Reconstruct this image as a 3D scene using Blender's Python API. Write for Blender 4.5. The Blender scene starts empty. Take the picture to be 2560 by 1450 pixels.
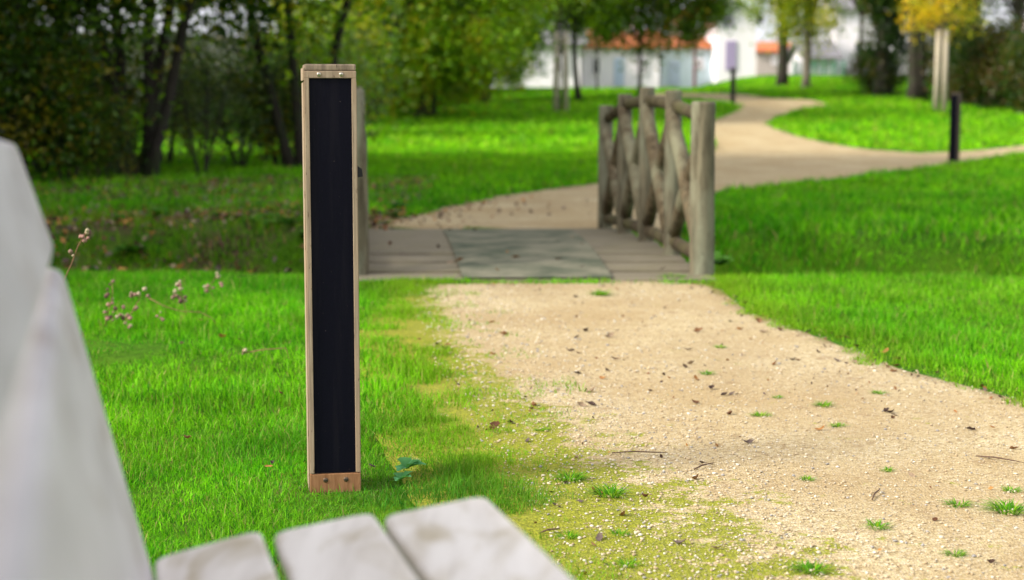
import bpy, bmesh, math, random
import numpy as np
from mathutils import Vector, Matrix, Euler
PI = math.pi
R = math.radians
rng = np.random.default_rng(7)
random.seed(7)
S = bpy.context.scene
COL = S.collection

# ------------------------------------------------------------------ camera model
F = 4000.0; HOR = 260.0; CX, CY = 1280.0, 725.0; CH = 0.95
PITCH = math.atan((CY - HOR) / F)
CP, SP = math.cos(PITCH), math.sin(PITCH)
def ray(u, v):
    a = (u - CX) / F; b = (CY - v) / F
    return np.array([a, CP + b * SP, -SP + b * CP])
def at(u, v, Y):
    """world point seen at pixel (u, v) at distance Y along the ground"""
    d = ray(u, v); t = Y / d[1]
    return (d[0] * t, Y, CH + d[2] * t)
DITCH_A = (-0.09)                                   # skew of the ditch
def rise(x, y):
    t = np.clip((x - 6.5) / 4.0, 0, 1); t = t * t * (3 - 2 * t)
    q = np.clip(y - 20, 0, 36.0 + 8.0 * t)
    return 0.0011 * q * q
def hgt(x, y):
    x = np.asarray(x, float); y = np.asarray(y, float)
    z = rise(x, y)
    s = y + 0.06 * x
    t = np.clip((s - 8.75) / 0.9, 0, 1) * np.clip((12.1 - s) / 1.1, 0, 1)
    t = t * t * (3 - 2 * t)
    z = z - 0.42 * t
    return z
def ground_at(u, v):
    d = ray(u, v)
    lo, hi = 0.5, 200.0
    ts = np.linspace(1.0, 120, 6000)
    z = CH + d[2] * ts; y = d[1] * ts; x = d[0] * ts
    g = rise(x, y)
    k = np.argmax(z <= g)
    return (float(x[k]), float(y[k]))

# ------------------------------------------------------------------ numpy noise
def vnoise(x, y, sc=1.0, seed=0):
    x = np.asarray(x, float) * sc; y = np.asarray(y, float) * sc
    xi = np.floor(x).astype(np.int64); yi = np.floor(y).astype(np.int64)
    fx = x - xi; fy = y - yi
    fx = fx * fx * (3 - 2 * fx); fy = fy * fy * (3 - 2 * fy)
    def h(a, b):
        n = (a * 374761393 + b * 668265263 + seed * 1442695041) & 0xffffffff
        n = ((n ^ (n >> 13)) * 1274126177) & 0xffffffff
        return ((n ^ (n >> 16)) & 0xffff) / 65535.0
    return (h(xi, yi) * (1 - fx) + h(xi + 1, yi) * fx) * (1 - fy) + (h(xi, yi + 1) * (1 - fx) + h(xi + 1, yi + 1) * fx) * fy
def fnoise(x, y, sc=1.0, seed=0, oc=3):
    s = 0; a = 1; t = 0
    for i in range(oc):
        s = s + a * vnoise(x, y, sc * 2 ** i, seed + i * 17); t += a; a *= 0.5
    return s / t

# ------------------------------------------------------------------ object helpers
def tag(o, label=None, cat=None, group=None, kind=None):
    if label: o['label'] = label
    if cat: o['category'] = cat
    if group: o['group'] = group
    if kind: o['kind'] = kind
    return o
def link(name, me, mat, parent=None, smooth=False):
    o = bpy.data.objects.new(name, me); COL.objects.link(o)
    if mat and not me.materials: me.materials.append(mat)
    if parent: o.parent = parent
    if smooth:
        me.polygons.foreach_set('use_smooth', np.ones(len(me.polygons), bool))
    return o
def empty(name, loc, rz=0):
    o = bpy.data.objects.new(name, None); COL.objects.link(o)
    o.location = loc; o.rotation_euler = (0, 0, rz); o.empty_display_size = 0.1
    return o
def np_mesh(name, V, faces, tint=None):
    """faces: (n,3) or (n,4) int array"""
    me = bpy.data.meshes.new(name)
    V = np.ascontiguousarray(V, dtype=np.float32); faces = np.ascontiguousarray(faces, dtype=np.int32)
    n, k = faces.shape
    me.vertices.add(len(V)); me.vertices.foreach_set('co', V.ravel())
    me.loops.add(n * k); me.loops.foreach_set('vertex_index', faces.ravel())
    me.polygons.add(n)
    me.polygons.foreach_set('loop_start', np.arange(0, n * k, k, dtype=np.int32))
    me.update(calc_edges=True)
    if tint is not None:
        a = me.attributes.new('tint', 'FLOAT_COLOR', 'POINT')
        t = np.ones((len(V), 4), np.float32); t[:, :3] = tint
        a.data.foreach_set('color', t.ravel())
    return me
class MB:
    """collects shapes for ONE mesh"""
    def __init__(s): s.V = []; s.F = []; s.n = 0
    def add(s, v, f):
        s.V += [tuple(p) for p in v]; s.F += [tuple(i + s.n for i in q) for q in f]; s.n += len(v)
    def box(s, c, d, rot=None, bev=0.0, M=None):
        bm = bmesh.new(); bmesh.ops.create_cube(bm, size=1)
        bmesh.ops.scale(bm, vec=d, verts=bm.verts)
        if bev > 0: bmesh.ops.bevel(bm, geom=list(bm.edges), offset=bev, segments=2, affect='EDGES', profile=0.7)
        m = Matrix.Translation(c) @ (rot.to_matrix().to_4x4() if rot else Matrix())
        if M is not None: m = M @ m
        bm.transform(m); bm.verts.index_update()
        s.add([v.co[:] for v in bm.verts], [[v.index for v in f.verts] for f in bm.faces]); bm.free()
        return s
    def tube(s, pts, rad, seg=10, caps=True, jit=0.0):
        pts = [Vector(p) for p in pts]; n = len(pts)
        if not hasattr(rad, '__len__'): rad = [rad] * n
        vs = []; fs = []
        up = Vector((0.13, 0.31, 0.94))
        a = None
        for i in range(n):
            t = (pts[min(i + 1, n - 1)] - pts[max(i - 1, 0)]).normalized()
            if a is None: a = t.cross(up).normalized() if abs(t.dot(up)) < 0.95 else t.cross(Vector((1, 0, 0))).normalized()
            a = (a - t * a.dot(t)).normalized()
            b = t.cross(a)
            for k in range(seg):
                w = 2 * PI * k / seg
                r = rad[i] * (1 + jit * random.uniform(-1, 1))
                vs.append(pts[i] + (a * math.cos(w) + b * math.sin(w)) * r)
        for i in range(n - 1):
            for k in range(seg):
                k2 = (k + 1) % seg
                fs.append((i * seg + k, i * seg + k2, (i + 1) * seg + k2, (i + 1) * seg + k))
        if caps:
            fs.append(tuple(range(seg - 1, -1, -1))); fs.append(tuple((n - 1) * seg + k for k in range(seg)))
        s.add([v[:] for v in vs], fs); return s
    def build(s, name, mat, parent=None, smooth=False):
        me = bpy.data.meshes.new(name); me.from_pydata(s.V, [], s.F); me.update()
        o = link(name, me, mat, parent, smooth)
        bm = bmesh.new(); bm.from_mesh(me); bmesh.ops.recalc_face_normals(bm, faces=bm.faces); bm.to_mesh(me); bm.free()
        return o
def copy_tree(o, parent=None):
    c = o.copy(); COL.objects.link(c); c.parent = parent
    for ch in list(o.children): copy_tree(ch, c)
    return c

# ------------------------------------------------------------------ materials
def mat(name):
    m = bpy.data.materials.new(name); m.use_nodes = True
    nt = m.node_tree; b = nt.nodes['Principled BSDF']
    return m, nt, b
def N(nt, t, **k):
    n = nt.nodes.new(t)
    for a, v in k.items():
        if a in n.inputs: n.inputs[a].default_value = v
        else: setattr(n, a, v)
    return n
def ramp(nt, fac, stops):
    r = nt.nodes.new('ShaderNodeValToRGB'); e = r.color_ramp.elements
    while len(e) > len(stops): e.remove(e[-1])
    while len(e) < len(stops): e.new(0.5)
    for i, (p, c) in enumerate(stops): e[i].position = p; e[i].color = (*c, 1)
    nt.links.new(fac, r.inputs[0]); return r.outputs[0]
def noise(nt, co, scale, detail=4, rough=0.55, dist=0):
    n = N(nt, 'ShaderNodeTexNoise', Scale=scale, Detail=detail, Roughness=rough, Distortion=dist)
    if co is not None: nt.links.new(co, n.inputs['Vector'])
    return n.outputs[0]
def coords(nt, scale=(1, 1, 1), kind='Object', rot=(0, 0, 0)):
    t = nt.nodes.new('ShaderNodeTexCoord'); m = nt.nodes.new('ShaderNodeMapping')
    m.inputs['Scale'].default_value = scale; m.inputs['Rotation'].default_value = rot
    nt.links.new(t.outputs[kind], m.inputs[0]); return m.outputs[0]
def mixc(nt, f, a, b, mode='MIX'):
    m = nt.nodes.new('ShaderNodeMix'); m.data_type = 'RGBA'; m.blend_type = mode
    for sock, v in ((m.inputs[0], f), (m.inputs[6], a), (m.inputs[7], b)):
        if isinstance(v, (int, float)): sock.default_value = v
        elif isinstance(v, tuple): sock.default_value = (*v, 1)
        else: nt.links.new(v, sock)
    return m.outputs[2]
def math_(nt, op, a, b=0.0, clamp=False):
    m = nt.nodes.new('ShaderNodeMath'); m.operation = op; m.use_clamp = clamp
    for s_, v in ((m.inputs[0], a), (m.inputs[1], b)):
        if isinstance(v, (int, float)): s_.default_value = v
        else: nt.links.new(v, s_)
    return m.outputs[0]
def bump(nt, b, h, strength=0.4, dist=0.01):
    n = N(nt, 'ShaderNodeBump', Strength=strength, Distance=dist)
    nt.links.new(h, n.inputs['Height']); nt.links.new(n.outputs[0], b.inputs['Normal'])
def wood(name, c1, c2, c3=None, scale=(60, 60, 2.5), rough=0.8, bstr=0.3, stain=None):
    m, nt, b = mat(name)
    co = coords(nt, scale); g = noise(nt, co, 1.0, 6, 0.65)
    c = ramp(nt, g, [(0.3, c1), (0.7, c2)])
    if c3:
        big = noise(nt, coords(nt, (1, 1, 0.35)), 5.0, 4, 0.6)
        c = mixc(nt, ramp(nt, big, [(0.45, (0, 0, 0)), (0.65, (1, 1, 1))]), c, c3)
    if stain:
        sp = noise(nt, coords(nt, (260, 260, 40)), 1.0, 3, 0.6)
        c = mixc(nt, ramp(nt, sp, [(0.62, (0, 0, 0)), (0.72, (1, 1, 1))]), c, stain)
    nt.links.new(c, b.inputs['Base Color']); b.inputs['Roughness'].default_value = rough
    b.inputs['Specular IOR Level'].default_value = 0.2
    bump(nt, b, g, bstr, 0.002)
    return m
def plain(name, c, rough=0.7, metal=0, var=0.0, sc=4.0):
    m, nt, b = mat(name)
    b.inputs['Roughness'].default_value = rough; b.inputs['Metallic'].default_value = metal
    if var > 0:
        g = noise(nt, coords(nt), sc, 5, 0.6)
        lo = tuple(x * (1 - var) for x in c); hi = tuple(min(1, x * (1 + var)) for x in c)
        nt.links.new(ramp(nt, g, [(0.3, lo), (0.7, hi)]), b.inputs['Base Color'])
    else: b.inputs['Base Color'].default_value = (*c, 1)
    return m
def leafmat(name, trans=0.4, rough=0.5, boost=1.0):
    m, nt, b = mat(name)
    a = N(nt, 'ShaderNodeAttribute', attribute_name='tint')
    nt.links.new(a.outputs['Color'], b.inputs['Base Color'])
    b.inputs['Roughness'].default_value = rough
    b.inputs['Specular IOR Level'].default_value = 0.4 if name == 'leaf' else 0.1
    tr = nt.nodes.new('ShaderNodeBsdfTranslucent')
    tc = mixc(nt, 1.0, a.outputs['Color'], (1.25 * boost, 1.35 * boost, 0.5), 'MULTIPLY')
    nt.links.new(tc, tr.inputs[0])
    mx = nt.nodes.new('ShaderNodeMixShader'); mx.inputs[0].default_value = trans
    nt.links.new(b.outputs[0], mx.inputs[1]); nt.links.new(tr.outputs[0], mx.inputs[2])
    nt.links.new(mx.outputs[0], nt.nodes['Material Output'].inputs['Surface'])
    return m
def bark(name, c1, c2, moss=None):
    m, nt, b = mat(name)
    g = noise(nt, coords(nt, (14, 14, 3)), 1.0, 6, 0.7)
    c = ramp(nt, g, [(0.35, c1), (0.68, c2)])
    if moss:
        k = noise(nt, coords(nt), 3.0, 4, 0.6)
        c = mixc(nt, ramp(nt, k, [(0.48, (0, 0, 0)), (0.6, (1, 1, 1))]), c, moss)
    nt.links.new(c, b.inputs['Base Color']); b.inputs['Roughness'].default_value = 0.9
    bump(nt, b, g, 0.8, 0.02); return m

M_leaf = leafmat('leaf', 0.45, 0.38); M_grass = leafmat('grass_blade', 0.35, 0.6)
M_dead = leafmat('dead_leaf', 0.12, 0.7)
M_bark = bark('bark', (0.014, 0.010, 0.007), (0.05, 0.038, 0.027), (0.028, 0.034, 0.012))
M_barkl = bark('bark_pale', (0.09, 0.075, 0.055), (0.24, 0.2, 0.15))
M_stake = wood('stake_wood', (0.36, 0.30, 0.22), (0.56, 0.49, 0.38))
M_log = wood('railing_log', (0.03, 0.021, 0.010), (0.19, 0.145, 0.085), (0.23, 0.22, 0.14), (30, 30, 3), 0.85, 0.6, (0.02, 0.017, 0.012))
M_post = wood('post_log', (0.045, 0.037, 0.022), (0.23, 0.20, 0.13), (0.25, 0.255, 0.175), (30, 30, 3), 0.85, 0.6, (0.03, 0.025, 0.02))
M_rail = wood('rail_log', (0.022, 0.016, 0.009), (0.12, 0.092, 0.055), (0.10, 0.095, 0.04), (8, 8, 8), 0.85, 0.5)
M_deck = wood('deck_plank', (0.10, 0.084, 0.055), (0.31, 0.27, 0.19), (0.20, 0.175, 0.11), (2.5, 40, 40), 0.95, 0.4, (0.07, 0.05, 0.035))
M_tim = wood('bollard_timber', (0.19, 0.135, 0.09), (0.46, 0.355, 0.25), (0.38, 0.255, 0.165), (110, 110, 5), 0.75, 0.3, (0.07, 0.035, 0.02))
M_cap = wood('bollard_cap', (0.10, 0.075, 0.055), (0.36, 0.27, 0.19), None, (90, 90, 8), 0.7, 0.3, (0.05, 0.035, 0.025))
M_timlow = wood('bollard_timber_base', (0.20, 0.085, 0.035), (0.40, 0.205, 0.10), None, (80, 80, 10), 0.7, 0.3)
M_timdark = wood('dark_timber', (0.07, 0.045, 0.035), (0.14, 0.095, 0.075))
M_screw = plain('screw_metal', (0.5, 0.45, 0.36), 0.35, 0.9)
M_bolt = plain('bolt_metal', (0.13, 0.09, 0.06), 0.5, 0.7)
M_black = plain('black_plastic', (0.012, 0.012, 0.013), 0.6)

# solar panel fabric-like mesh
def panel_mat():
    m, nt, b = mat('solar_panel')
    w = N(nt, 'ShaderNodeTexVoronoi', Scale=1.0); w.distance = 'EUCLIDEAN'
    nt.links.new(coords(nt, (500, 500, 500)), w.inputs['Vector'])
    c = ramp(nt, w.outputs['Distance'], [(0.0, (0.0045, 0.0045, 0.0115)), (0.8, (0.0024, 0.0023, 0.006))])
    sp = noise(nt, coords(nt), 190, 2, 0.5)
    c = mixc(nt, ramp(nt, sp, [(0.76, (0, 0, 0)), (0.79, (1, 1, 1))]), c, (0.12, 0.09, 0.08))
    du = noise(nt, coords(nt, (30, 30, 1.6)), 1.0, 5, 0.7)
    c = mixc(nt, ramp(nt, du, [(0.5, (0, 0, 0)), (0.75, (0.10, 0.10, 0.10))]), c, (0.06, 0.05, 0.05))
    nt.links.new(c, b.inputs['Base Color'])
    b.inputs['Roughness'].default_value = 0.6; b.inputs['Specular IOR Level'].default_value = 0.08
    bump(nt, b, w.outputs['Distance'], 0.3, 0.0005)
    return m
M_panel = panel_mat()

def bench_mat(name, c1, c2, stain):
    m, nt, b = mat(name)
    g = noise(nt, coords(nt, (16, 1.6, 16), rot=(0, 0, 0.24)), 1.0, 5, 0.6)
    c = ramp(nt, g, [(0.35, c1), (0.65, c2)])
    k = noise(nt, coords(nt, (9, 4, 9)), 1.3, 4, 0.6, 0.6)
    c = mixc(nt, ramp(nt, k, [(0.52, (0, 0, 0)), (0.70, (0.8, 0.8, 0.8))]), c, stain)
    gr_ = noise(nt, coords(nt, (120, 5, 120), rot=(0, 0, 0.24)), 1.0, 4, 0.7)
    c = mixc(nt, ramp(nt, gr_, [(0.56, (0, 0, 0)), (0.72, (0.35, 0.35, 0.35))]), c, (0.30, 0.25, 0.20))
    nt.links.new(c, b.inputs['Base Color']); b.inputs['Roughness'].default_value = 0.5
    bump(nt, b, gr_, 0.3, 0.001)
    return m
M_bench = bench_mat('bench_paint', (0.66, 0.60, 0.535), (0.84, 0.785, 0.72), (0.42, 0.34, 0.20))
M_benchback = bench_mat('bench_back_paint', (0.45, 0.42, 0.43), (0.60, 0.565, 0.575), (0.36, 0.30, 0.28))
M_iron = plain('bench_iron', (0.04, 0.04, 0.045), 0.5, 0.4)

# ------------------------------------------------------------------ path outlines (ground coordinates)
def gpoly(px): return np.array([ground_at(u, v) for u, v in px])
left_px = [(1470, 1900), (1455, 1700), (1440, 1560), (1425, 1450), (1400, 1380), (1370, 1300), (1300, 1220), (1225, 1130), (1190, 1040), (1110, 930), (1065, 860), (1055, 790), (1030, 740), (985, 712)]
right_px = [(1760, 702), (1800, 730), (1880, 785), (1990, 825), (2110, 868), (2250, 925), (2400, 965), (2560, 1008), (2900, 1090), (3300, 1200), (3700, 1400), (4300, 1900)]
near_poly = gpoly(left_px + right_px)
far_poly = gpoly([(935, 584), (900, 556), (1040, 540), (1200, 502), (1340, 478), (1480, 462), (1560, 448), (1660, 420), (1720, 400), (1790, 372), (1775, 340), (1760, 318), (1780, 303), (1810, 290), (1845, 277), (1850, 262), (1800, 253), (1700, 247), (1600, 243), (1600, 234), (1700, 233), (1850, 236), (1930, 246), (2030, 250), (2078, 262), (2000, 274), (1950, 290), (1914, 311), (1950, 327), (2030, 350), (2150, 373), (2300, 384), (2430, 378), (2560, 364), (2900, 345), (2900, 362), (2560, 384), (2400, 410), (2200, 437), (2000, 460), (1800, 482), (1700, 520), (1680, 584)])
deck_poly = np.array([(-0.90, 8.5), (1.12, 8.5), (0.78, 12.0), (-1.24, 12.0)])
def inside(P, poly):
    x, y = P[:, 0], P[:, 1]; c = np.zeros(len(P), bool)
    j = len(poly) - 1
    for i in range(len(poly)):
        xi, yi = poly[i]; xj, yj = poly[j]
        if yi != yj:
            c ^= ((yi > y) != (yj > y)) & (x < (xj - xi) * (y - yi) / (yj - yi) + xi)
        j = i
    return c
def pdist(P, poly, closed=True):
    d = np.full(len(P), 1e9)
    m = len(poly)
    for i in range(m if closed else m - 1):
        a = poly[i]; b = poly[(i + 1) % m]; ab = b - a
        t = np.clip(((P - a) @ ab) / max(ab @ ab, 1e-9), 0, 1)
        q = a + t[:, None] * ab
        d = np.minimum(d, np.hypot(P[:, 0] - q[:, 0], P[:, 1] - q[:, 1]))
    return d
def sdist(P, poly):
    d = pdist(P, poly); return np.where(inside(P, poly), d, -d)
left_line = gpoly(left_px); right_line = gpoly(right_px)

# ------------------------------------------------------------------ ground
def axis(segs):
    out = []
    for a, b, st in segs:
        n = max(1, round((b - a) / st)); out += list(np.linspace(a, b, n, endpoint=False))
    out.append(segs[-1][1]); return np.array(out)
gx = axis([(-2500, -400, 300), (-400, -60, 34), (-60, -14, 3), (-14, 14, 0.25), (14, 60, 3), (60, 400, 34), (400, 2500, 300)])
gy = axis([(-2500, -100, 300), (-100, -6, 8), (-6, 8, 0.25), (8, 13, 0.1), (13, 24, 0.4), (24, 80, 1.5), (80, 400, 20), (400, 2500, 300)])
X, Y = np.meshgrid(gx, gy); Z = hgt(X, Y)
near = (np.abs(X) < 20) & (Y > -5) & (Y < 24)
PP = np.stack([X.ravel(), Y.ravel()], 1)
sd = np.maximum(sdist(PP, near_poly), sdist(PP, far_poly)).reshape(X.shape)
bumpz = (fnoise(X, Y, 1.3, 3) - 0.5) * 0.05
Z = Z + np.where(near & (sd < -0.3), bumpz * np.clip((-sd - 0.3) / 0.5, 0, 1), 0)
nx, ny = len(gx), len(gy)
idx = np.arange(nx * ny).reshape(ny, nx)
Fq = np.stack([idx[:-1, :-1].ravel(), idx[:-1, 1:].ravel(), idx[1:, 1:].ravel(), idx[1:, :-1].ravel()], 1)
me = np_mesh('ground', np.stack([X.ravel(), Y.ravel(), Z.ravel()], 1), Fq)
def ground_mat():
    m, nt, b = mat('lawn_ground')
    co = coords(nt)
    a = noise(nt, co, 0.5, 5, 0.6); f = noise(nt, co, 30, 4, 0.7)
    green = ramp(nt, f, [(0.3, (0.018, 0.055, 0.003)), (0.7, (0.065, 0.19, 0.004))])
    yel = mixc(nt, ramp(nt, a, [(0.42, (0, 0, 0)), (0.62, (1, 1, 1))]), green, mixc(nt, 0.45, green, (0.12, 0.23, 0.005)))
    soil = ramp(nt, noise(nt, co, 14, 5, 0.7), [(0.35, (0.035, 0.022, 0.013)), (0.65, (0.16, 0.10, 0.06))])
    t = nt.nodes.new('ShaderNodeTexCoord'); sx = nt.nodes.new('ShaderNodeSeparateXYZ'); nt.links.new(t.outputs['Object'], sx.inputs[0])
    mr = lambda v, a0, a1: (lambda n: (nt.links.new(v, n.inputs[0]), n.outputs[0])[1])(N(nt, 'ShaderNodeMapRange', **{'From Min': a0, 'From Max': a1}))
    # bank of the ditch and litter under the grove
    y1 = mr(sx.outputs['Y'], 8.8, 9.6); y2 = mr(sx.outputs['Y'], 19.5, 14.0); x1 = mr(sx.outputs['X'], -0.4, -1.6)
    msk = math_(nt, 'MULTIPLY', math_(nt, 'MULTIPLY', y1, y2), x1)
    pat = ramp(nt, noise(nt, co, 1.4, 5, 0.6), [(0.40, (0, 0, 0)), (0.60, (1, 1, 1))])
    msk = math_(nt, 'MULTIPLY', msk, pat)
    # bare earth beneath the thicket
    x2 = mr(sx.outputs['X'], -3.4, -4.6); y3 = mr(sx.outputs['Y'], 18.0, 20.0)
    msk2 = math_(nt, 'MULTIPLY', x2, y3)
    c = mixc(nt, msk, yel, soil); c = mixc(nt, msk2, c, mixc(nt, 0.5, soil, green))
    nt.links.new(c, b.inputs['Base Color']); b.inputs['Roughness'].default_value = 0.95
    b.inputs['Specular IOR Level'].default_value = 0.1
    bump(nt, b, f, 0.7, 0.03); return m
g = link('ground', me, ground_mat(), None, True); tag(g, kind='structure')

# ------------------------------------------------------------------ gravel path
def path_mesh(name, poly, step, amp, jit, cell, zoff):
    pts = []
    m = len(poly)
    for i in range(m):
        a = poly[i]; b = poly[(i + 1) % m]; L = np.hypot(*(b - a)); n = max(1, int(L / step))
        nrm = np.array([-(b - a)[1], (b - a)[0]]) / max(L, 1e-6)
        for k in range(n):
            p = a + (b - a) * k / n
            w = (fnoise(p[0], p[1], jit, 5) - 0.5) * amp * min(1.0, max(0.15, 0.5 + p[1] * 0.05))
            if abs(p[1] - 8.5) < 0.3 or abs(p[1] - 11.8) < 0.3: w *= 0.2
            pts.append(p + nrm * w)
    bm = bmesh.new()
    vs = [bm.verts.new((p[0], p[1], 0)) for p in pts]
    es = [bm.edges.new((vs[i], vs[(i + 1) % len(vs)])) for i in range(len(vs))]
    bmesh.ops.triangle_fill(bm, use_beauty=True, edges=es)
    P = np.array(pts)
    for ax in (0, 1):
        lo, hi = P[:, ax].min(), P[:, ax].max()
        v = lo + cell
        while v < hi:
            co = [0, 0, 0]; no = [0, 0, 0]; co[ax] = v; no[ax] = 1
            bmesh.ops.bisect_plane(bm, geom=bm.verts[:] + bm.edges[:] + bm.faces[:], plane_co=co, plane_no=no); v += cell
    for v in bm.verts: v.co.z = float(hgt(v.co.x, v.co.y)) + zoff
    bmesh.ops.recalc_face_normals(bm, faces=bm.faces)
    if sum(f.normal.z for f in bm.faces) < 0: bmesh.ops.reverse_faces(bm, faces=bm.faces)
    me = bpy.data.meshes.new(name); bm.to_mesh(me); bm.free()
    n = len(me.vertices); co = np.zeros(n * 3, np.float32); me.vertices.foreach_get('co', co); co = co.reshape(-1, 3)
    P2 = co[:, :2].astype(float)
    dl = pdist(P2, left_line, False)
    yy = P2[:, 1]
    dl = np.where(inside(P2, near_poly), dl, 0.0)
    width = np.interp(yy, [0, 2.6, 3.3, 4.2, 5.2, 6.5, 8.4], [1.05, 0.95, 0.72, 0.50, 0.32, 0.18, 0.12])
    moss = np.clip(1.15 - dl / width, 0, 1) * (P2[:, 1] < 8.6)
    moss = np.maximum(moss, 0.35 * np.exp(-dl / 1.2) * (yy < 3.6))
    edge = np.clip(1 - pdist(P2, right_line if poly[0, 1] < 6 else poly, False) / 0.16, 0, 1)
    t = np.stack([moss, edge, np.zeros(n)], 1)
    a = me.attributes.new('zone', 'FLOAT_COLOR', 'POINT'); q = np.ones((n, 4), np.float32); q[:, :3] = t
    a.data.foreach_set('color', q.ravel())
    return me
def gravel_mat():
    m, nt, b = mat('gravel')
    co = coords(nt)
    at_ = N(nt, 'ShaderNodeAttribute', attribute_name='zone'); sp = nt.nodes.new('ShaderNodeSeparateColor'); nt.links.new(at_.outputs['Color'], sp.inputs[0])
    big = noise(nt, co, 1.1, 4, 0.6); fine = noise(nt, co, 160, 3, 0.7)
    v = N(nt, 'ShaderNodeTexVoronoi', Scale=150.0, Randomness=1.0); nt.links.new(co, v.inputs['Vector'])
    base = ramp(nt, fine, [(0.3, (0.32, 0.24, 0.115)), (0.7, (0.57, 0.46, 0.26))])
    vs_ = nt.nodes.new('ShaderNodeSeparateColor'); nt.links.new(v.outputs['Color'], vs_.inputs[0])
    peb = ramp(nt, vs_.outputs[0], [(0.0, (0.20, 0.14, 0.07)), (0.45, (0.52, 0.415, 0.235)), (0.85, (0.65, 0.54, 0.33)), (1.0, (0.74, 0.67, 0.53))])
    c = mixc(nt, 0.7, base, peb)
    c = mixc(nt, ramp(nt, big, [(0.38, (0, 0, 0)), (0.62, (1, 1, 1))]), c, mixc(nt, 0.6, c, (0.35, 0.24, 0.11)))
    # damp brown litter stains with a shape of their own
    lit = noise(nt, co, 9, 5, 0.7)
    c = mixc(nt, ramp(nt, lit, [(0.57, (0, 0, 0)), (0.70, (0.75, 0.75, 0.75))]), c, (0.26, 0.17, 0.085))
    wear = noise(nt, coords(nt, (1.6, 0.55, 1)), 1.0, 5, 0.6, 0.6)
    c = mixc(nt, ramp(nt, wear, [(0.45, (0, 0, 0)), (0.68, (0.55, 0.55, 0.55))]), c, mixc(nt, 0.5, c, (0.30, 0.215, 0.12)))
    # moss
    mn = noise(nt, co, 7.0, 6, 0.75); mf = noise(nt, co, 90, 4, 0.7)
    k = math_(nt, 'ADD', sp.outputs['Red'], math_(nt, 'MULTIPLY', math_(nt, 'SUBTRACT', mn, 0.5), 3.0))
    k = math_(nt, 'ADD', k, math_(nt, 'MULTIPLY', math_(nt, 'SUBTRACT', mf, 0.5), 0.9))
    kk = math_(nt, 'MULTIPLY', ramp(nt, k, [(0.42, (0, 0, 0)), (0.62, (1, 1, 1))]), 0.9)
    mossc = ramp(nt, mf, [(0.3, (0.09, 0.115, 0.003)), (0.7, (0.33, 0.345, 0.012))])
    c = mixc(nt, kk, c, mossc)
    e = math_(nt, 'ADD', sp.outputs['Green'], math_(nt, 'MULTIPLY', math_(nt, 'SUBTRACT', mn, 0.5), 1.5))
    c = mixc(nt, ramp(nt, e, [(0.5, (0, 0, 0)), (0.95, (0.75, 0.75, 0.75))]), c, (0.20, 0.15, 0.07))
    nt.links.new(c, b.inputs['Base Color']); b.inputs['Roughness'].default_value = 0.95
    b.inputs['Specular IOR Level'].default_value = 0.15
    h = math_(nt, 'ADD', v.outputs['Distance'], math_(nt, 'MULTIPLY', fine, 0.6))
    bump(nt, b, h, 0.6, 0.007)
    return m
M_gravel = gravel_mat()
mesh_poly = near_poly.copy()
for i_ in range(len(left_px)):
    mesh_poly[i_, 0] -= 0.30 * min(1.0, max(0.0, (8.3 - mesh_poly[i_, 1]) / 1.5))
p1 = link('path', path_mesh('path', mesh_poly, 0.03, 0.07, 4.0, 0.15, 0.004), M_gravel); tag(p1, kind='structure')
p2 = link('path', path_mesh('path_far', far_poly, 0.15, 0.35, 1.2, 0.8, 0.008), M_gravel); tag(p2, kind='structure')

# ------------------------------------------------------------------ grass blades
def blades(P, L, W, tint, lean=0.5, sink=0.0):
    n = len(P)
    z = hgt(P[:, 0], P[:, 1]) + (fnoise(P[:, 0], P[:, 1], 1.3, 3) - 0.5) * 0.05 * (P[:, 1] < 24) * 0.0 - 0.004 + sink
    a = rng.uniform(0, 2 * PI, n); b = rng.uniform(0, 2 * PI, n)
    ln = lean * rng.beta(1.6, 2.0, n) * 1.6
    dx, dy = np.cos(a), np.sin(a); wx, wy = np.cos(b) * W / 2, np.sin(b) * W / 2
    def lvl(t, w):
        hh = L * t * np.cos(ln * t * 0.9); oo = L * t * np.sin(ln * t)
        c = np.stack([P[:, 0] + dx * oo, P[:, 1] + dy * oo, z + hh], 1)
        o = np.stack([wx * w, wy * w, np.zeros(n)], 1)
        return c - o, c + o
    a0, b0 = lvl(0, 1); a1, b1 = lvl(0.5, 0.85); tp, _ = lvl(1.0, 0.0)
    V = np.stack([a0, b0, a1, b1, tp], 1).reshape(-1, 3)
    k = np.arange(n) * 5
    T = np.concatenate([np.stack([k, k + 1, k + 3], 1), np.stack([k, k + 3, k + 2], 1), np.stack([k + 2, k + 3, k + 4], 1)])
    t5 = np.repeat(tint, 5, axis=0)
    return V, T, t5
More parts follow.
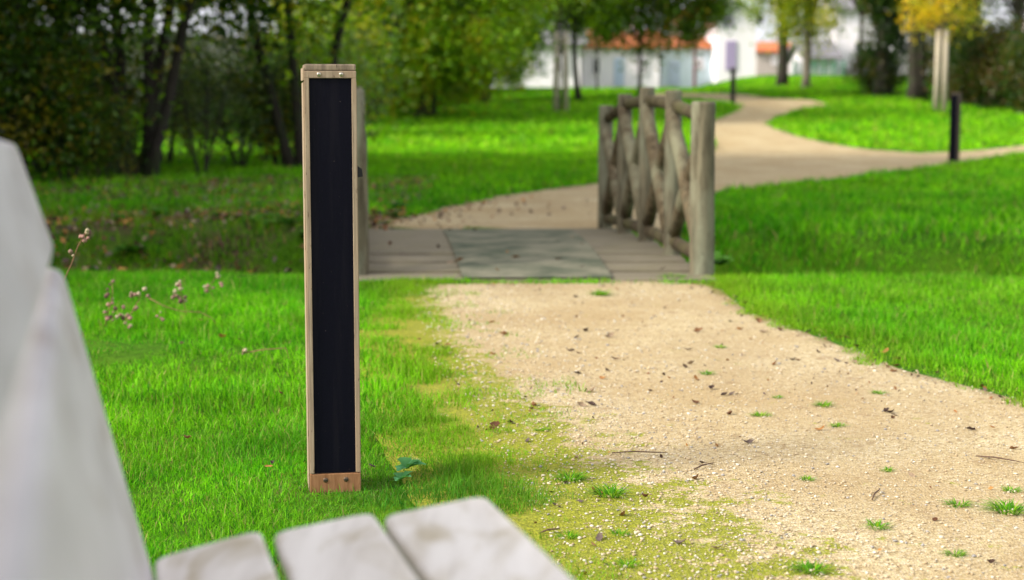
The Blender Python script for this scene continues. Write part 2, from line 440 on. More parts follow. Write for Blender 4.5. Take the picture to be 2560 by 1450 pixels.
def grass_tint(P, n, dry=0.06):
    base = np.array([[0.070, 0.31, 0.004]]); lt = np.array([[0.20, 0.52, 0.006]]); dk = np.array([[0.022, 0.16, 0.005]])
    f = np.clip(fnoise(P[:, 0], P[:, 1], 1.6, 11) * 1.6 - 0.4 + rng.normal(0, 0.22, n), 0, 1)[:, None]
    g = rng.uniform(0, 1, n)[:, None]
    c = base * (1 - f) + lt * f
    c = np.where(g < 0.2, dk, c)
    yel = rng.uniform(0, 1, n) < dry
    c[yel] = np.array([0.34, 0.30, 0.10]) * rng.uniform(0.6, 1.1, (yel.sum(), 1))
    du = np.clip((fnoise(P[:, 0], P[:, 1], 1.1, 201) - 0.52) * 5, 0, 1)[:, None] * (rng.uniform(0, 1, (n, 1)) < 0.5)
    c = c * (1 - 0.5 * du) + np.array([0.15, 0.24, 0.02]) * 0.5 * du
    far = np.clip((P[:, 1:2] - 16) / 10, 0, 1)
    c = c * (1 + far * np.array([0.45, 0.18, 0.0]))  # distant blades tinted yellower and brighter, sunlit look put into the colour
    pat = 0.62 + 0.76 * fnoise(P[:, 0], P[:, 1], 3.2, 93)[:, None]
    return c * pat * rng.uniform(0.65, 1.5, (n, 1))
zones = []
bx, by = ground_at(833, 1234)
def zone(y0, y1, dens, L, W, halfw, fringe, dry=0.06, lean=0.5):
    # sample uniformly in a wedge
    ym = y1; w1 = halfw(y1)
    A = 2 * w1 * (y1 - y0); n = int(A * dens)
    Y_ = rng.uniform(y0, y1, n); X_ = rng.uniform(-w1, w1, n)
    k = np.abs(X_) < halfw(Y_); P = np.stack([X_[k], Y_[k]], 1)
    s = np.maximum(np.maximum(sdist(P, near_poly), sdist(P, far_poly)), sdist(P, deck_poly) )
    near_l = pdist(P, left_line, False) < 0.6
    e1 = (fnoise(P[:, 0], P[:, 1], 5.0, 31) - 0.34) * fringe
    e2 = (fnoise(P[:, 0], P[:, 1], 1.7, 131) - 0.48 + 0.22 * np.clip((3.5 - P[:, 1]) / 0.5, 0, 1)) * 0.55 + (fnoise(P[:, 0], P[:, 1], 7.0, 31) - 0.42) * 0.40 + 0.0
    edge = np.where(near_l & (P[:, 1] < 8.3), e2, e1)
    soft = np.where(near_l & (P[:, 1] < 8.3), 0.16, 0.03)
    keep = rng.uniform(0, 1, len(P)) < np.clip((edge - s) / soft + 0.1, 0, 1)
    dl = pdist(P, left_line, False)
    fringe_ = (s > 0) & (dl < 0.42) & (P[:, 1] < 8.4) & (fnoise(P[:, 0], P[:, 1], 4.0, 66) > 0.42 + dl * 0.36) & (rng.uniform(0, 1, len(P)) < 0.42)
    keep |= fringe_
    # thinning by clumps
    cl = fnoise(P[:, 0], P[:, 1], 7.0, 77)
    keep &= rng.uniform(0, 1, len(P)) < np.clip(cl * 2.2 - 0.25, 0.15, 1)
    # sparse on the bank and under the grove
    bank = (P[:, 1] > 8.9) & (P[:, 1] < 13.5) & (P[:, 0] < -0.5)
    keep &= ~(bank & (rng.uniform(0, 1, len(P)) < np.clip(fnoise(P[:, 0], P[:, 1], 2.2, 5) * 3 - 0.9, 0, 0.92)))
    P = P[keep]; n = len(P)
    sl = np.clip(0.15 + fnoise(P[:, 0], P[:, 1], 3.4, 41) * 1.7, 0.3, 1.7)
    el = np.clip((edge[keep] - s[keep]) / 0.25 + 0.40, 0.40, 1)
    LL = L * sl * el * rng.uniform(0.5, 1.35, n); WW = W * rng.uniform(0.6, 1.3, n)
    t = grass_tint(P, n, dry)
    bk = (P[:, 1] > 8.9) & (P[:, 1] < 13.5) & (P[:, 0] < -0.5)
    t[bk] *= np.array([1.0, 0.72, 1.0])
    lg = rng.uniform(0, 1, n) < 0.04; LL[lg] *= 1.5; t[lg] = t[lg] * 0.5 + np.array([0.20, 0.32, 0.05]) * 0.5
    fr_ = np.clip(1 + s[keep] / 0.30, 0, 1)[:, None] * (P[:, 1:2] < 9); t = t * (1 - 0.5 * fr_) + np.array([0.26, 0.36, 0.02]) * 0.5 * fr_
    # longer cooler tufts round the bollard foot
    db = np.hypot(P[:, 0] + 0.35, P[:, 1] - 3.85)
    LL *= 1 + 0.4 * np.exp(-(np.hypot(P[:, 0] - 0.05, P[:, 1] - 3.8) / 0.3) ** 2)
    LL *= 1 - 0.30 * np.exp(-(((P[:, 0] + 0.43) / 0.13) ** 2 + ((P[:, 1] - 3.72) / 0.22) ** 2))
    dr = (np.hypot(P[:, 0] - bx, P[:, 1] - by - 0.02) < 0.14 + rng.normal(0, 0.05, n)) & (rng.uniform(0, 1, n) < 0.55) & (P[:, 1] > by - 0.09)
    t[dr] = np.array([0.30, 0.22, 0.12]) * rng.uniform(0.4, 1.1, (dr.sum(), 1)); LL[dr] *= 0.6
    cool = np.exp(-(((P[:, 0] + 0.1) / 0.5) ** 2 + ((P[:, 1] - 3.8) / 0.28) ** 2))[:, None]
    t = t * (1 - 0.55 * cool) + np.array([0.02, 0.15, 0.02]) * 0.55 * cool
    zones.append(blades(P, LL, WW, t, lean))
zone(1.2, 4.8, 30000, 0.038, 0.0022, lambda y: y * 0.36 + 0.35, 0.34, 0.09, 0.95)
zone(4.8, 9.2, 11000, 0.041, 0.0038, lambda y: y * 0.36 + 0.3, 0.30, 0.06, 0.6)
zone(9.2, 16.0, 1700, 0.085, 0.011, lambda y: y * 0.35 + 0.5, 0.25, 0.05, 0.7)
zone(16.0, 30.0, 800, 0.085, 0.015, lambda y: y * 0.35 + 0.5, 0.3, 0.03, 0.7)
zone(30.0, 62.0, 190, 0.11, 0.032, lambda y: y * 0.35 + 0.5, 0.3, 0.03, 0.7)
nf = 2600
P = np.stack([rng.uniform(-0.95, 1.15, nf), 8.47 - np.abs(rng.normal(0, 0.035, nf))], 1)
P = P[rng.uniform(0, 1, nf) < np.clip(fnoise(P[:, 0], P[:, 1], 3.0, 55) * 3 - 0.9, 0.05, 1)]
zones.append(blades(P, 0.04 * rng.uniform(0.4, 1.3, len(P)), np.full(len(P), 0.005), grass_tint(P, len(P)), 0.9))
off = 0; Vs = []; Ts = []; Cs = []
for V, T, c in zones:
    Vs.append(V); Ts.append(T + off); Cs.append(c); off += len(V)
gr = link('grass', np_mesh('grass', np.concatenate(Vs), np.concatenate(Ts), np.concatenate(Cs)), M_grass)
tag(gr, 'short bright green lawn grass growing on both sides of the gravel path', 'grass', kind='stuff')

# ------------------------------------------------------------------ pebbles
ico_bm = bmesh.new(); bmesh.ops.create_icosphere(ico_bm, subdivisions=1, radius=1)
ICO_V = np.array([v.co[:] for v in ico_bm.verts]); ICO_F = np.array([[v.index for v in f.verts] for f in ico_bm.faces]); ico_bm.free()
def pebbles(n, ylo, yhi, smin, smax):
    P = np.stack([rng.uniform(-0.9, 4.0, n), ylo + (yhi - ylo) * rng.uniform(0, 1, n) ** 1.3], 1)
    s = sdist(P, near_poly); P = P[(s > -0.02) & (P[:, 0] < P[:, 1] * 0.36 + 0.4)]
    dl = pdist(P, left_line, False)
    P = P[rng.uniform(0, 1, len(P)) < 0.35 + 0.65 * np.exp(-((dl[:] - 0.35) / 0.35) ** 2)]
    m = len(P); r = smin * (smax / smin) ** (rng.uniform(0, 1, m) ** 2.2)
    sc = rng.uniform(0.5, 1.2, (m, 1, 3)) * r[:, None, None]; sc[:, :, 2] *= 0.6
    a = rng.uniform(0, 2 * PI, m); ca, sa = np.cos(a)[:, None], np.sin(a)[:, None]
    V = ICO_V[None] * rng.uniform(0.8, 1.2, (m, 12, 1)) * sc
    x = V[:, :, 0] * ca - V[:, :, 1] * sa; y = V[:, :, 0] * sa + V[:, :, 1] * ca
    V = np.stack([x + P[:, 0:1], y + P[:, 1:2], V[:, :, 2] + 0.005 + 0.2 * r[:, None]], 2)
    Fc = (ICO_F[None] + (np.arange(m) * 12)[:, None, None]).reshape(-1, 3)
    pal = np.array([[0.64, 0.56, 0.42], [0.56, 0.45, 0.29], [0.45, 0.34, 0.20], [0.74, 0.69, 0.57], [0.33, 0.31, 0.29]])
    c = pal[rng.choice(5, m, p=[0.27, 0.31, 0.26, 0.06, 0.10])] * rng.uniform(0.75, 1.05, (m, 1))
    return V.reshape(-1, 3), Fc, np.repeat(c, 12, axis=0)
def stone_mat():
    m, nt, b = mat('stone'); a = N(nt, 'ShaderNodeAttribute', attribute_name='tint')
    nt.links.new(a.outputs['Color'], b.inputs['Base Color']); b.inputs['Roughness'].default_value = 0.85; return m
a1 = pebbles(130000, 2.0, 5.6, 0.0012, 0.0058); a2 = pebbles(14000, 5.6, 8.5, 0.003, 0.008)
pb = link('pebbles', np_mesh('pebbles', np.concatenate([a1[0], a2[0]]), np.concatenate([a1[1], a2[1] + len(a1[0])]), np.concatenate([a1[2], a2[2]])), stone_mat())
tag(pb, 'loose pale gravel stones strewn over the near path', 'gravel', kind='stuff')

# ------------------------------------------------------------------ solar bollard
def make_bollard(name, H=1.045, W=0.1235, detail=True, side=None, fm=None):
    root = empty(name, (0, 0, 0))
    D = W * 1.0; y0 = -D / 2                     # front face at -Y
    st = 0.0112; top = H - 0.016; ph0 = 0.050; ph1 = top - 0.0175
    side = side or M_tim
    m = MB()                                      # core behind the panel
    m.box((0, 0.004, top / 2 - 0.05), (W - 0.004, D - 0.018, top + 0.1 - 0.002), bev=0.002)
    m.build('post', side, root)
    f = MB()
    for sx in (-1, 1):
        f.box((sx * (W / 2 - st / 2), y0 + 0.006, (ph0 + ph1) / 2), (st, 0.012, ph1 - ph0), bev=0.0015)
    f.box((0, y0 + 0.006, (ph1 + top) / 2), (W, 0.012, top - ph1 - 0.0006), bev=0.0015)
    f.build('frame', fm or M_tim, root)
    MB().box((0, y0 + 0.0063, ph0 / 2 - 0.052), (W, 0.0125, ph0 + 0.1 - 0.0006), bev=0.0015).build('base_board', fm or M_timlow, root)
    for sx in (-1, 1):
        MB().box((sx * (W / 2 + 0.0005), 0.009, top / 2 - 0.05), (0.004, D - 0.030, top + 0.1 - 0.055), bev=0.001).build('side_board', side, root)
    MB().box((0, y0 + 0.0075, (ph0 + ph1) / 2), (W - 2 * st + 0.002, 0.005, ph1 - ph0)).build('solar_panel', M_panel, root)
    MB().box((0.0, 0.001, H - 0.0078), (W - 0.001, D - 0.002, 0.0152), bev=0.004).build('cap', M_cap, root)
    if detail:
        MB().box((-W / 2 - 0.0012, 0.0, H - 0.024), (0.0052, D - 0.004, 0.030), bev=0.002).build('cap_cheek', M_tim, root)
        for sx in (-0.0265, 0.0265):
            s_ = MB()
            c = Vector((sx, y0 - 0.001, top - 0.0085))
            s_.tube([c + Vector((0, 0.004, 0)), c, c - Vector((0, 0.0012, 0))], [0.0052, 0.0052, 0.0038], 20)
            sc = s_.build('screw', M_screw, root, True)
            MB().box(c + Vector((0, -0.0012, 0)), (0.0042, 0.0012, 0.001), Euler((0, 0.6, 0))).build('slot', M_bolt, sc)
        for sx in (-0.024, 0.026):
            s_ = MB(); c = Vector((sx, y0 - 0.0004, 0.033))
            s_.tube([c + Vector((0, 0.004, 0)), c, c - Vector((0, 0.001, 0))], [0.0062, 0.0062, 0.005], 20)
            sc = s_.build('bolt', M_bolt, root, True)
            MB().box(c + Vector((0, -0.001, 0)), (0.008, 0.0012, 0.0012)).build('slot', M_black, sc)
        w = MB()                                  # wedge shaped lamp hood on the right side
        x0 = W / 2 + 0.002; z1 = H - 0.243; z0 = z1 - 0.027
        pr = [(x0, z1), (x0 + 0.0115, z1 - 0.0085), (x0 + 0.0135, z0), (x0, z0 - 0.002)]
        vs = [(p[0], yy, p[1]) for yy in (-0.032, 0.032) for p in pr]
        w.add(vs, [(0, 1, 2, 3), (7, 6, 5, 4), (0, 4, 5, 1), (1, 5, 6, 2), (2, 6, 7, 3), (3, 7, 4, 0)])
        w.build('lamp_hood', M_black, root)
    return root
bx, by = ground_at(833, 1234)
BT = at(830, 160, by + 0.0)[2]
b1 = make_bollard('bollard_light', BT)
b1.location = (bx - 0.004, by + 0.06, 0.0); b1.rotation_euler = (0, 0, R(9.4))
tag(b1, 'timber bollard with long black panel, standing in the near grass beside the path', 'bollard')
b2 = make_bollard('bollard_light', 1.10, 0.13, False, M_timdark, M_black)
q = at(2402, 408, 25.0); b2.location = (q[0], 25.4, float(hgt(0, 25.4)) - 0.01); b2.rotation_euler = (0, 0, R(-38))
tag(b2, 'dark slim bollard by the side path at the right edge', 'bollard')
b3 = copy_tree(b2); q = at(1832, 258, 49.5); b3.location = (q[0], 49.5, float(hgt(0, 49.5))); b3.rotation_euler = (0, 0, R(-20))
tag(b3, 'distant dark bollard beside the path bend, in front of the white houses', 'bollard')

# ------------------------------------------------------------------ footbridge
br = empty('footbridge', (0.1, 10.3, 0)); O = Vector((0.1, 10.3, 0))
tag(br, 'small weathered timber footbridge with crossed log railings over the ditch', 'bridge')
def loc(pts): return [Vector(p) - O for p in pts]
def pbuild(m, name, mt, parent, smooth=True):
    m.V = [tuple(Vector(v) - O) for v in m.V]
    return m.build(name, mt, parent, smooth)
def jlog(a, b, r0, r1, n=7, wob=0.003, taper=False):
    a = Vector(a); b = Vector(b); pts = []; rr = []
    for i in range(n):
        t = i / (n - 1)
        pts.append(a.lerp(b, t) + Vector((random.uniform(-wob, wob), random.uniform(-wob, wob), random.uniform(-wob, wob)) if 0 < i < n - 1 else (0, 0, 0)))
        rr.append((r0 + (r1 - r0) * t) * random.uniform(0.985, 1.015))
    return pts, rr
def side_rail(xoff, near_style):
    ps = []; bo = 0.012 if not near_style else -0.02
    tops = [0.965, 1.035, 1.06, 1.02, 0.94]; tr = [0.875, 0.945, 0.975, 0.95, 0.835]; brl = [0.105, 0.12, 0.12, 0.11, 0.075]
    for k in range(5):
        y = 8.84 + 0.855 * k; x = 1.055 - 0.0995 * y + 0.0995 * 8.84 + xoff
        ps.append((x, y))
        r = 0.068 if k == 0 else (0.056 if k == 4 else 0.052)
        m = MB(); zt = tops[k] - (0.03 if near_style and k == 0 else 0)
        pts, rr = jlog((x, y, -0.45), (x + random.uniform(-.008, .008), y, zt - 0.02), r * 1.05, r * 0.97, 9)
        if near_style and k == 0:
            pts[-1].x -= 0.02; zt += 0.05
            pts += [Vector((x - 0.025, y, zt)), Vector((x - 0.035, y, zt + 0.04)), Vector((x - 0.04, y, zt + 0.055))]; rr += [r * 0.85, r * 0.5, r * 0.25]
        else:
            pts += [pts[-1] + Vector((0, 0, 0.014)), pts[-1] + Vector((0, 0, 0.020))]; rr += [rr[-1] * 0.99, rr[-1] * 0.86]
        m.tube(pts, rr, 16); po = pbuild(m, 'post', M_post, br)
    for k in range(4):
        (xa, ya), (xb, yb) = ps[k], ps[k + 1]
        dx = 0.012
        m = MB(); pts, rr = jlog((xa + dx, ya - (0 if k else 0.0), tr[k]), (xb + dx, yb + 0.02, tr[k + 1]), 0.040, 0.038); m.tube(pts, rr, 12); pbuild(m, 'top_rail', M_rail, br)
        m = MB(); pts, rr = jlog((xa + dx, ya, brl[k]), (xb + dx, yb + 0.02, brl[k + 1]), 0.042, 0.038); m.tube(pts, rr, 12); pbuild(m, 'bottom_rail', M_rail, br)
        m = MB(); pts, rr = jlog((xa - 0.012, ya + 0.05, brl[k] + 0.07), (xb - 0.012, yb - 0.05, tr[k + 1] - 0.05), 0.046, 0.043); m.tube(pts, rr, 12); pbuild(m, 'brace', M_log, br)
        m = MB(); pts, rr = jlog((xa + bo, ya + 0.05, tr[k] - 0.06), (xb + bo, yb - 0.05, brl[k + 1] + 0.06), 0.046, 0.043); m.tube(pts, rr, 12); pbuild(m, 'brace', M_log, br)
side_rail(0.0, False)
side_rail(-1.915, True)
# deck planks
npk = 9
for i in range(npk):
    y = 8.72 + i * 0.4; x0 = -0.86 - 0.0995 * (y - 8.84); x1 = 1.09 - 0.0995 * (y - 8.84)
    arch = 0.0 + 0.035 * math.sin(PI * i / (npk - 1))
    m = MB(); m.box(((x0 + x1) / 2 + random.uniform(-.01, .01), y, -0.012 + arch), (x1 - x0, 0.385, 0.05), Euler((random.uniform(-.01, .01), random.uniform(-.003, .003), 0)), 0.006)
    pbuild(m, 'plank', M_deck, br, False)
for xo in (-0.6, 0.8):
    m = MB(); m.box((xo, 10.25, -0.10), (0.14, 3.7, 0.13), Euler((0, 0, 0.0995)), 0.01); pbuild(m, 'beam', M_rail, br, False)
# non slip mesh strip laid on the planks
def mesh_strip_mat():
    m, nt, b = mat('anti_slip_strip')
    c = ramp(nt, noise(nt, coords(nt), 3.5, 5, 0.65), [(0.35, (0.075, 0.09, 0.06)), (0.62, (0.21, 0.20, 0.14))])
    nt.links.new(c, b.inputs['Base Color']); b.inputs['Roughness'].default_value = 1.0; b.inputs['Specular IOR Level'].default_value = 0.1; return m
M_strip = mesh_strip_mat()
vs = []; fs = []
for i in range(40):
    t = i / 39; y = 8.55 + t * 3.3; k = (y - 8.62) / 3.2
    z = 0.016 + 0.035 * math.sin(PI * min(1, max(0, k))) + 0.004
    xc = 0.02 - 0.0995 * (y - 8.84)
    xl_ = -0.265 - 0.251 * t; xr_ = 0.545 - 0.105 * t
    vs += [(xl_, y, z), (xr_, y, z + 0.001), (xl_, y, z + 0.004), (xr_, y, z + 0.005)]
    if i: a = (i - 1) * 4; b_ = i * 4; fs += [(a + 2, a + 3, b_ + 3, b_ + 2), (a, b_, b_ + 1, a + 1), (a, a + 2, b_ + 2, b_), (a + 1, b_ + 1, b_ + 3, a + 3)]
m = MB(); m.add(vs, fs); pbuild(m, 'mesh_strip', M_strip, br, False)

# ------------------------------------------------------------------ bench
bn = empty('park_bench', (-0.35, 1.0, 0)); BO = Vector((-0.35, 1.0, 0))
tag(bn, 'pale painted slatted bench filling the near left corner, out of focus', 'bench')
def beam_between(far, direction, length, wvec, thick, nrm, name, mt, parent, bev=0.008, cr=0.02, sag=0.0):
    """slat: far-left corner on the top surface, running back along -direction; wvec its width"""
    d = Vector(direction).normalized(); w = Vector(wvec); n_ = Vector(nrm).normalized()
    bm = bmesh.new()
    W_ = w.length; wd = w.normalized()
    # rounded-corner outline in plan
    out = []
    def arc(cx, cy, a0, a1, r):
        for k in range(6):
            a = a0 + (a1 - a0) * k / 5; out.append((cx + r * math.cos(a), cy + r * math.sin(a)))
    arc(W_ - cr, -cr, 0, PI / 2, cr); arc(cr, -cr, PI / 2, PI, cr); arc(cr, -length + cr, PI, 1.5 * PI, cr); arc(W_ - cr, -length + cr, 1.5 * PI, 2 * PI, cr)
    f0 = Vector(far)
    vs = [bm.verts.new(f0 + wd * a + d * b) for a, b in out]
    f = bm.faces.new(vs)
    r = bmesh.ops.extrude_face_region(bm, geom=[f])
    vv = [e for e in r['geom'] if isinstance(e, bmesh.types.BMVert)]
    bmesh.ops.translate(bm, vec=-n_ * thick, verts=vv)
    bmesh.ops.recalc_face_normals(bm, faces=bm.faces)
    hard = [e for e in bm.edges if len(e.link_faces) == 2 and e.calc_face_angle() > 0.8]
    bmesh.ops.bevel(bm, geom=hard, offset=bev, segments=3, affect='EDGES', profile=0.5)
    bmesh.ops.translate(bm, vec=-BO, verts=bm.verts)
    me = bpy.data.meshes.new(name); bm.to_mesh(me); bm.free()
    o = link(name, me, mt, parent); 
    return o
dseat = Vector(ray(305, 400)).normalized()
def P3(u, v, Y): return Vector(at(u, v, Y))
# far corner points of the seat slats
YS = 1.94
ends = [((384, 1395), (650, 1322), YS + 0.0), ((680, 1330), (930, 1277), YS), ((954, 1288), (1212, 1236), YS)]
for (a, b, yy) in ends:
    pa = P3(a[0], a[1], yy); pb_ = P3(b[0], b[1], yy + 0.03)
    w = pb_ - pa; w = w - dseat * w.dot(dseat)
    nn = w.cross(dseat); nn = nn if nn.z > 0 else -nn
    beam_between(pa, dseat, 1.9, w, 0.032, nn, 'seat_slat', M_bench, bn, 0.007, 0.022)
# backrest boards
dback = Vector(ray(185, 400)).normalized()
YB = 1.96
def back_board(pt, pb_, yy, length, bev, cr, th):
    a = P3(*pt, yy); b = P3(*pb_, yy)
    w = b - a; w = w - dback * w.dot(dback)
    nn = w.cross(dback); nn = nn if nn.x > 0 else -nn
    return beam_between(a, dback, length, w, th, nn, 'back_board', M_benchback, bn, bev, cr, )
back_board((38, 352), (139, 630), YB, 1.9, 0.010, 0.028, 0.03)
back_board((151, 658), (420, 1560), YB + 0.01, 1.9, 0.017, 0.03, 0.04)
# supports
for yy in (1.55, 0.35):
    xs = -0.45 - (1.94 - yy) * -0.25
    xl = xs + 0.03
    m = MB()
    m.box((xl + 0.22 - BO.x, yy - BO.y, 0.365), (0.58, 0.05, 0.045), bev=0.006)
    m.build('cross_bar', M_iron, bn)
    for dx_ in (0.08, 0.46):
        m = MB(); m.box((xl + dx_ - BO.x, yy - BO.y, 0.155), (0.05, 0.05, 0.38), bev=0.006); m.build('leg', M_iron, bn)
    m = MB(); m.tube([(xl - 0.09 - BO.x, yy - BO.y, 0.36), (xl - 0.19 - BO.x, yy - BO.y, 0.66), (xl - 0.26 - BO.x, yy - BO.y, 0.84)], 0.018, 8); m.build('back_support', M_iron, bn)

# ------------------------------------------------------------------ leaves and trees
def leaves(C, L, tint, flat=0.0, wr=0.55):
    """C centres (n,3), L lengths"""
    n = len(C)
    a = rng.normal(size=(n, 3)); a[:, 2] *= 0.7; a /= np.linalg.norm(a, axis=1)[:, None]
    b = rng.normal(size=(n, 3)); b -= a * (a * b).sum(1)[:, None]; b /= np.linalg.norm(b, axis=1)[:, None]
    c = np.cross(a, b)
    h = L[:, None] / 2; w = L[:, None] * wr / 2
    V = np.stack([C - a * h, C + b * w - a * h * 0.1 + c * w * 0.3, C + a * h, C - b * w - a * h * 0.1 + c * w * 0.3], 1).reshape(-1, 3)
    k = np.arange(n)[:, None] * 4
    Fc = np.concatenate([k + np.array([[0, 1, 2]]), k + np.array([[0, 2, 3]])])
    return V, Fc, np.repeat(tint, 4, axis=0)
def tree(name, label, cat, x, y, trunk, r0, crown, nclus, nleaf, lsize, pal, bk=None, group=None, seed=1, lean=(0, 0), limbs=7, spread=0.55, stems=None, build_at=True, hollow=0.35, barkw=None):
    """trunk = height, crown = (cx,cy,cz,rx,ry,rz) relative to the foot"""
    global rng
    rs = np.random.default_rng(seed); random.seed(seed)
    keep = rng; rng = rs
    z0 = float(hgt(x, y))
    root = empty(name, (x, y, z0)); tag(root, label, cat, group)
    cx, cy, cz, rx, ry, rz = crown
    m = MB(); bk = bk or M_bark
    stems_ = stems or [[(0, 0), (lean[0] * 0.5, lean[1] * 0.5), (lean[0], lean[1])]]
    tops = []
    for st in stems_:
        n = len(st); pts = []; rr = []
        for i in range(9):
            t = i / 8; q = t * (n - 1); k = min(int(q), n - 2); f = q - k
            px = st[k][0] * (1 - f) + st[k + 1][0] * f; py = st[k][1] * (1 - f) + st[k + 1][1] * f
            pts.append((px + rs.uniform(-.03, .03) * trunk * 0.15, py, -0.1 + t * (trunk + 0.1))); rr.append(r0 * (1 - 0.55 * t) * (1.35 if i == 0 else 1))
        m.tube(pts, rr, 10, jit=0.06); tops.append((pts, rr))
    cl = []
    while len(cl) < nclus:
        p = rs.uniform(-1, 1, 3); d = np.linalg.norm(p)
        if d < 1 and d > hollow * rs.uniform(0, 1): cl.append((cx + p[0] * rx, cy + p[1] * ry, cz + p[2] * rz))
    cl = np.array(cl)
    cl[:, 2] = np.maximum(cl[:, 2], 0.15)
    # limbs to some clusters
    sel = rs.choice(len(cl), min(limbs * 3, len(cl)), replace=False)
    for j in sel:
        pts, rr = tops[rs.integers(len(tops))]
        k = int(rs.integers(4, 9)); a = Vector(pts[k]); b = Vector(cl[j])
        mid = a.lerp(b, 0.5) + Vector((rs.uniform(-.1, .1), rs.uniform(-.1, .1), 0.12)) * (b - a).length * 0.6
        r = rr[k] * 0.45
        m.tube([a, a.lerp(mid, 0.6), mid, mid.lerp(b, 0.6), b], [r, r * 0.8, r * 0.6, r * 0.35, r * 0.12], 6, False)
    m.build('trunk', bk, root, True)
    if nleaf > 0:
        w = rs.uniform(0.3, 1.0, len(cl)); ci = rs.choice(len(cl), nleaf, p=w / w.sum())
        sg = spread * (np.array([rx, ry, rz]) ** 0.5) * 0.42
        cs = rs.uniform(0.6, 1.3, len(cl))
        C = cl[ci] + rs.normal(size=(nleaf, 3)) * sg * cs[ci][:, None]
        C[:, 2] = np.maximum(C[:, 2], 0.05)
        pal = np.array(pal); tone = rs.uniform(0, 1, len(cl))
        pick = np.clip((tone[ci] * len(pal) + rs.normal(0, 0.7, nleaf)).astype(int), 0, len(pal) - 1)
        tint = pal[pick] * rs.uniform(0.7, 1.3, (nleaf, 1))
        V, Fc, t4 = leaves(C, lsize * rs.uniform(0.6, 1.3, nleaf), tint)
        link('crown', np_mesh('crown', V, Fc, t4), M_leaf, root)
    rng = keep
    return root
LB = 1.0
G_DARK = [(0.014, 0.036, 0.004), (0.028, 0.07, 0.006), (0.052, 0.125, 0.007), (0.10, 0.20, 0.009), (0.25, 0.21, 0.010)]
G_MID = [(0.07, 0.15, 0.006), (0.13, 0.26, 0.008), (0.20, 0.37, 0.010), (0.30, 0.44, 0.010), (0.40, 0.38, 0.010)]
G_YEL = [(0.16, 0.24, 0.01), (0.27, 0.34, 0.012), (0.40, 0.42, 0.015), (0.62, 0.50, 0.015), (0.70, 0.46, 0.01)]
G_IVY = [(0.015, 0.04, 0.006), (0.028, 0.07, 0.008), (0.045, 0.10, 0.01), (0.11, 0.10, 0.012)]
def gx_(u, v, Y): return at(u, v, Y)[0]
def place(o, x, y, rz=0, s=1.0):
    o.location = (x, y, float(hgt(x, y))); o.rotation_euler = (0, 0, rz); o.scale = (s, s, s)

# big trees of the left grove : one kind built, copied
tg = 'dark trees of the left grove'
T1 = tree('grove_tree', 'dark many-stemmed tree with its foot nearest the lawn edge, upper left', 'tree', -4.75, 20.3, 4.2, 0.085, (0, 0, 5.5, 3.3, 2.8, 3.62), 170, 48000, 0.13, G_DARK, seed=3, group=tg,
          stems=[[(0, 0), (-0.45, 0), (-1.1, 0.2)], [(0.12, 0.1), (0.18, 0.1), (0.35, 0.5)], [(-0.08, -0.1), (-0.9, -0.2), (-1.9, -0.4)], [(0.15, -0.1), (0.7, -0.1), (1.5, 0.2)], [(0.0, 0.15), (0.4, 0.2), (0.5, 0.3)], [(-0.15, 0.15), (-0.25, 0.2), (-0.1, 0.3)]], limbs=14)
T2 = tree('grove_tree', 'dark slender upright tree behind the left of the near bollard', 'tree', -3.0, 22.8, 4.5, 0.08, (0.2, 0, 5.0, 2.6, 2.2, 3.4), 160, 38000, 0.125, G_MID[1:], seed=5, group=tg,
          stems=[[(0, 0), (-0.12, 0), (-0.3, 0.2)], [(0.1, 0.1), (0.6, 0.1), (1.3, 0.5)], [(-0.1, 0.0), (-0.7, 0.1), (-1.2, 0.2)]], limbs=14)
def cp(src, label, x, y, rz, s=1.0):
    c = copy_tree(src); c['label'] = label; place(c, x, y, rz, s); return c
cp(T1, 'dark tree trunk at the far left above the bench back', -6.3, 19.2, 2.1, 0.95)
cp(T2, 'dark grove tree left of the many-stemmed tree, farther back', -7.4, 22.6, 1.0, 1.05)
shade_lbl = 'unseen grove tree left of the view, added to shade the lawn'  # trees out of view on the left, added for the shade they cast
for (x, y, a, s, src) in ((-8.2, 14.6, 0.5, 1.1, T1), (-11.0, 18.0, 2.9, 1.2, T1), (-8.8, 9.6, 1.5, 1.15, T1), (-13.5, 12.5, 3.5, 1.3, T1), (-13.5, 24.0, 0.2, 0.8, T2)):
    cp(src, shade_lbl, x, y, a, s)
far_lbl = 'tree standing before the grey garden wall, seen through the left grove'
T3 = tree('grove_tree', far_lbl, 'tree', -8.2, 40.5, 5.0, 0.12, (0, 0, 6.3, 3.0, 2.6, 3.3), 110, 20000, 0.15, G_MID, seed=6, group=tg, limbs=7)
for (x, y, a, s) in ((-12.8, 40.0, 2.0, 1.05), (-5.9, 41.5, 3.7, 1.0), (-10.6, 43.5, 5.0, 1.1)):
    cp(T3, far_lbl, x, y, a, s)
# leaning dark trunk behind the post, and its neighbours farther back
tree('leaning_tree', 'tree with a long dark leaning trunk rising right of the bollard', 'tree', gx_(905, 300, 40), 40.0, 4.6, 0.23, (1.6, 0, 5.0, 3.6, 2.2, 4.1), 150, 36000, 0.14, G_MID[1:], seed=11,
     stems=[[(0, 0), (0.62, 0), (1.05, 0), (1.35, 0)]], limbs=10)
tree('broad_tree', 'low-crowned green tree with a thick brown foot at the lawn edge', 'tree', gx_(1062, 292, 43), 43.0, 3.2, 0.26, (0.3, 0, 3.6, 2.7, 1.7, 3.0), 160, 44000, 0.15, G_MID[1:], seed=12, lean=(0.4, 0), limbs=12, spread=0.6)
tree('round_tree', 'dark green round tree left of the white houses', 'tree', gx_(1215, 258, 50), 50.0, 3.0, 0.18, (0.0, 0, 3.4, 1.85, 1.6, 2.9), 110, 26000, 0.16, G_MID[:4], seed=13, limbs=10)
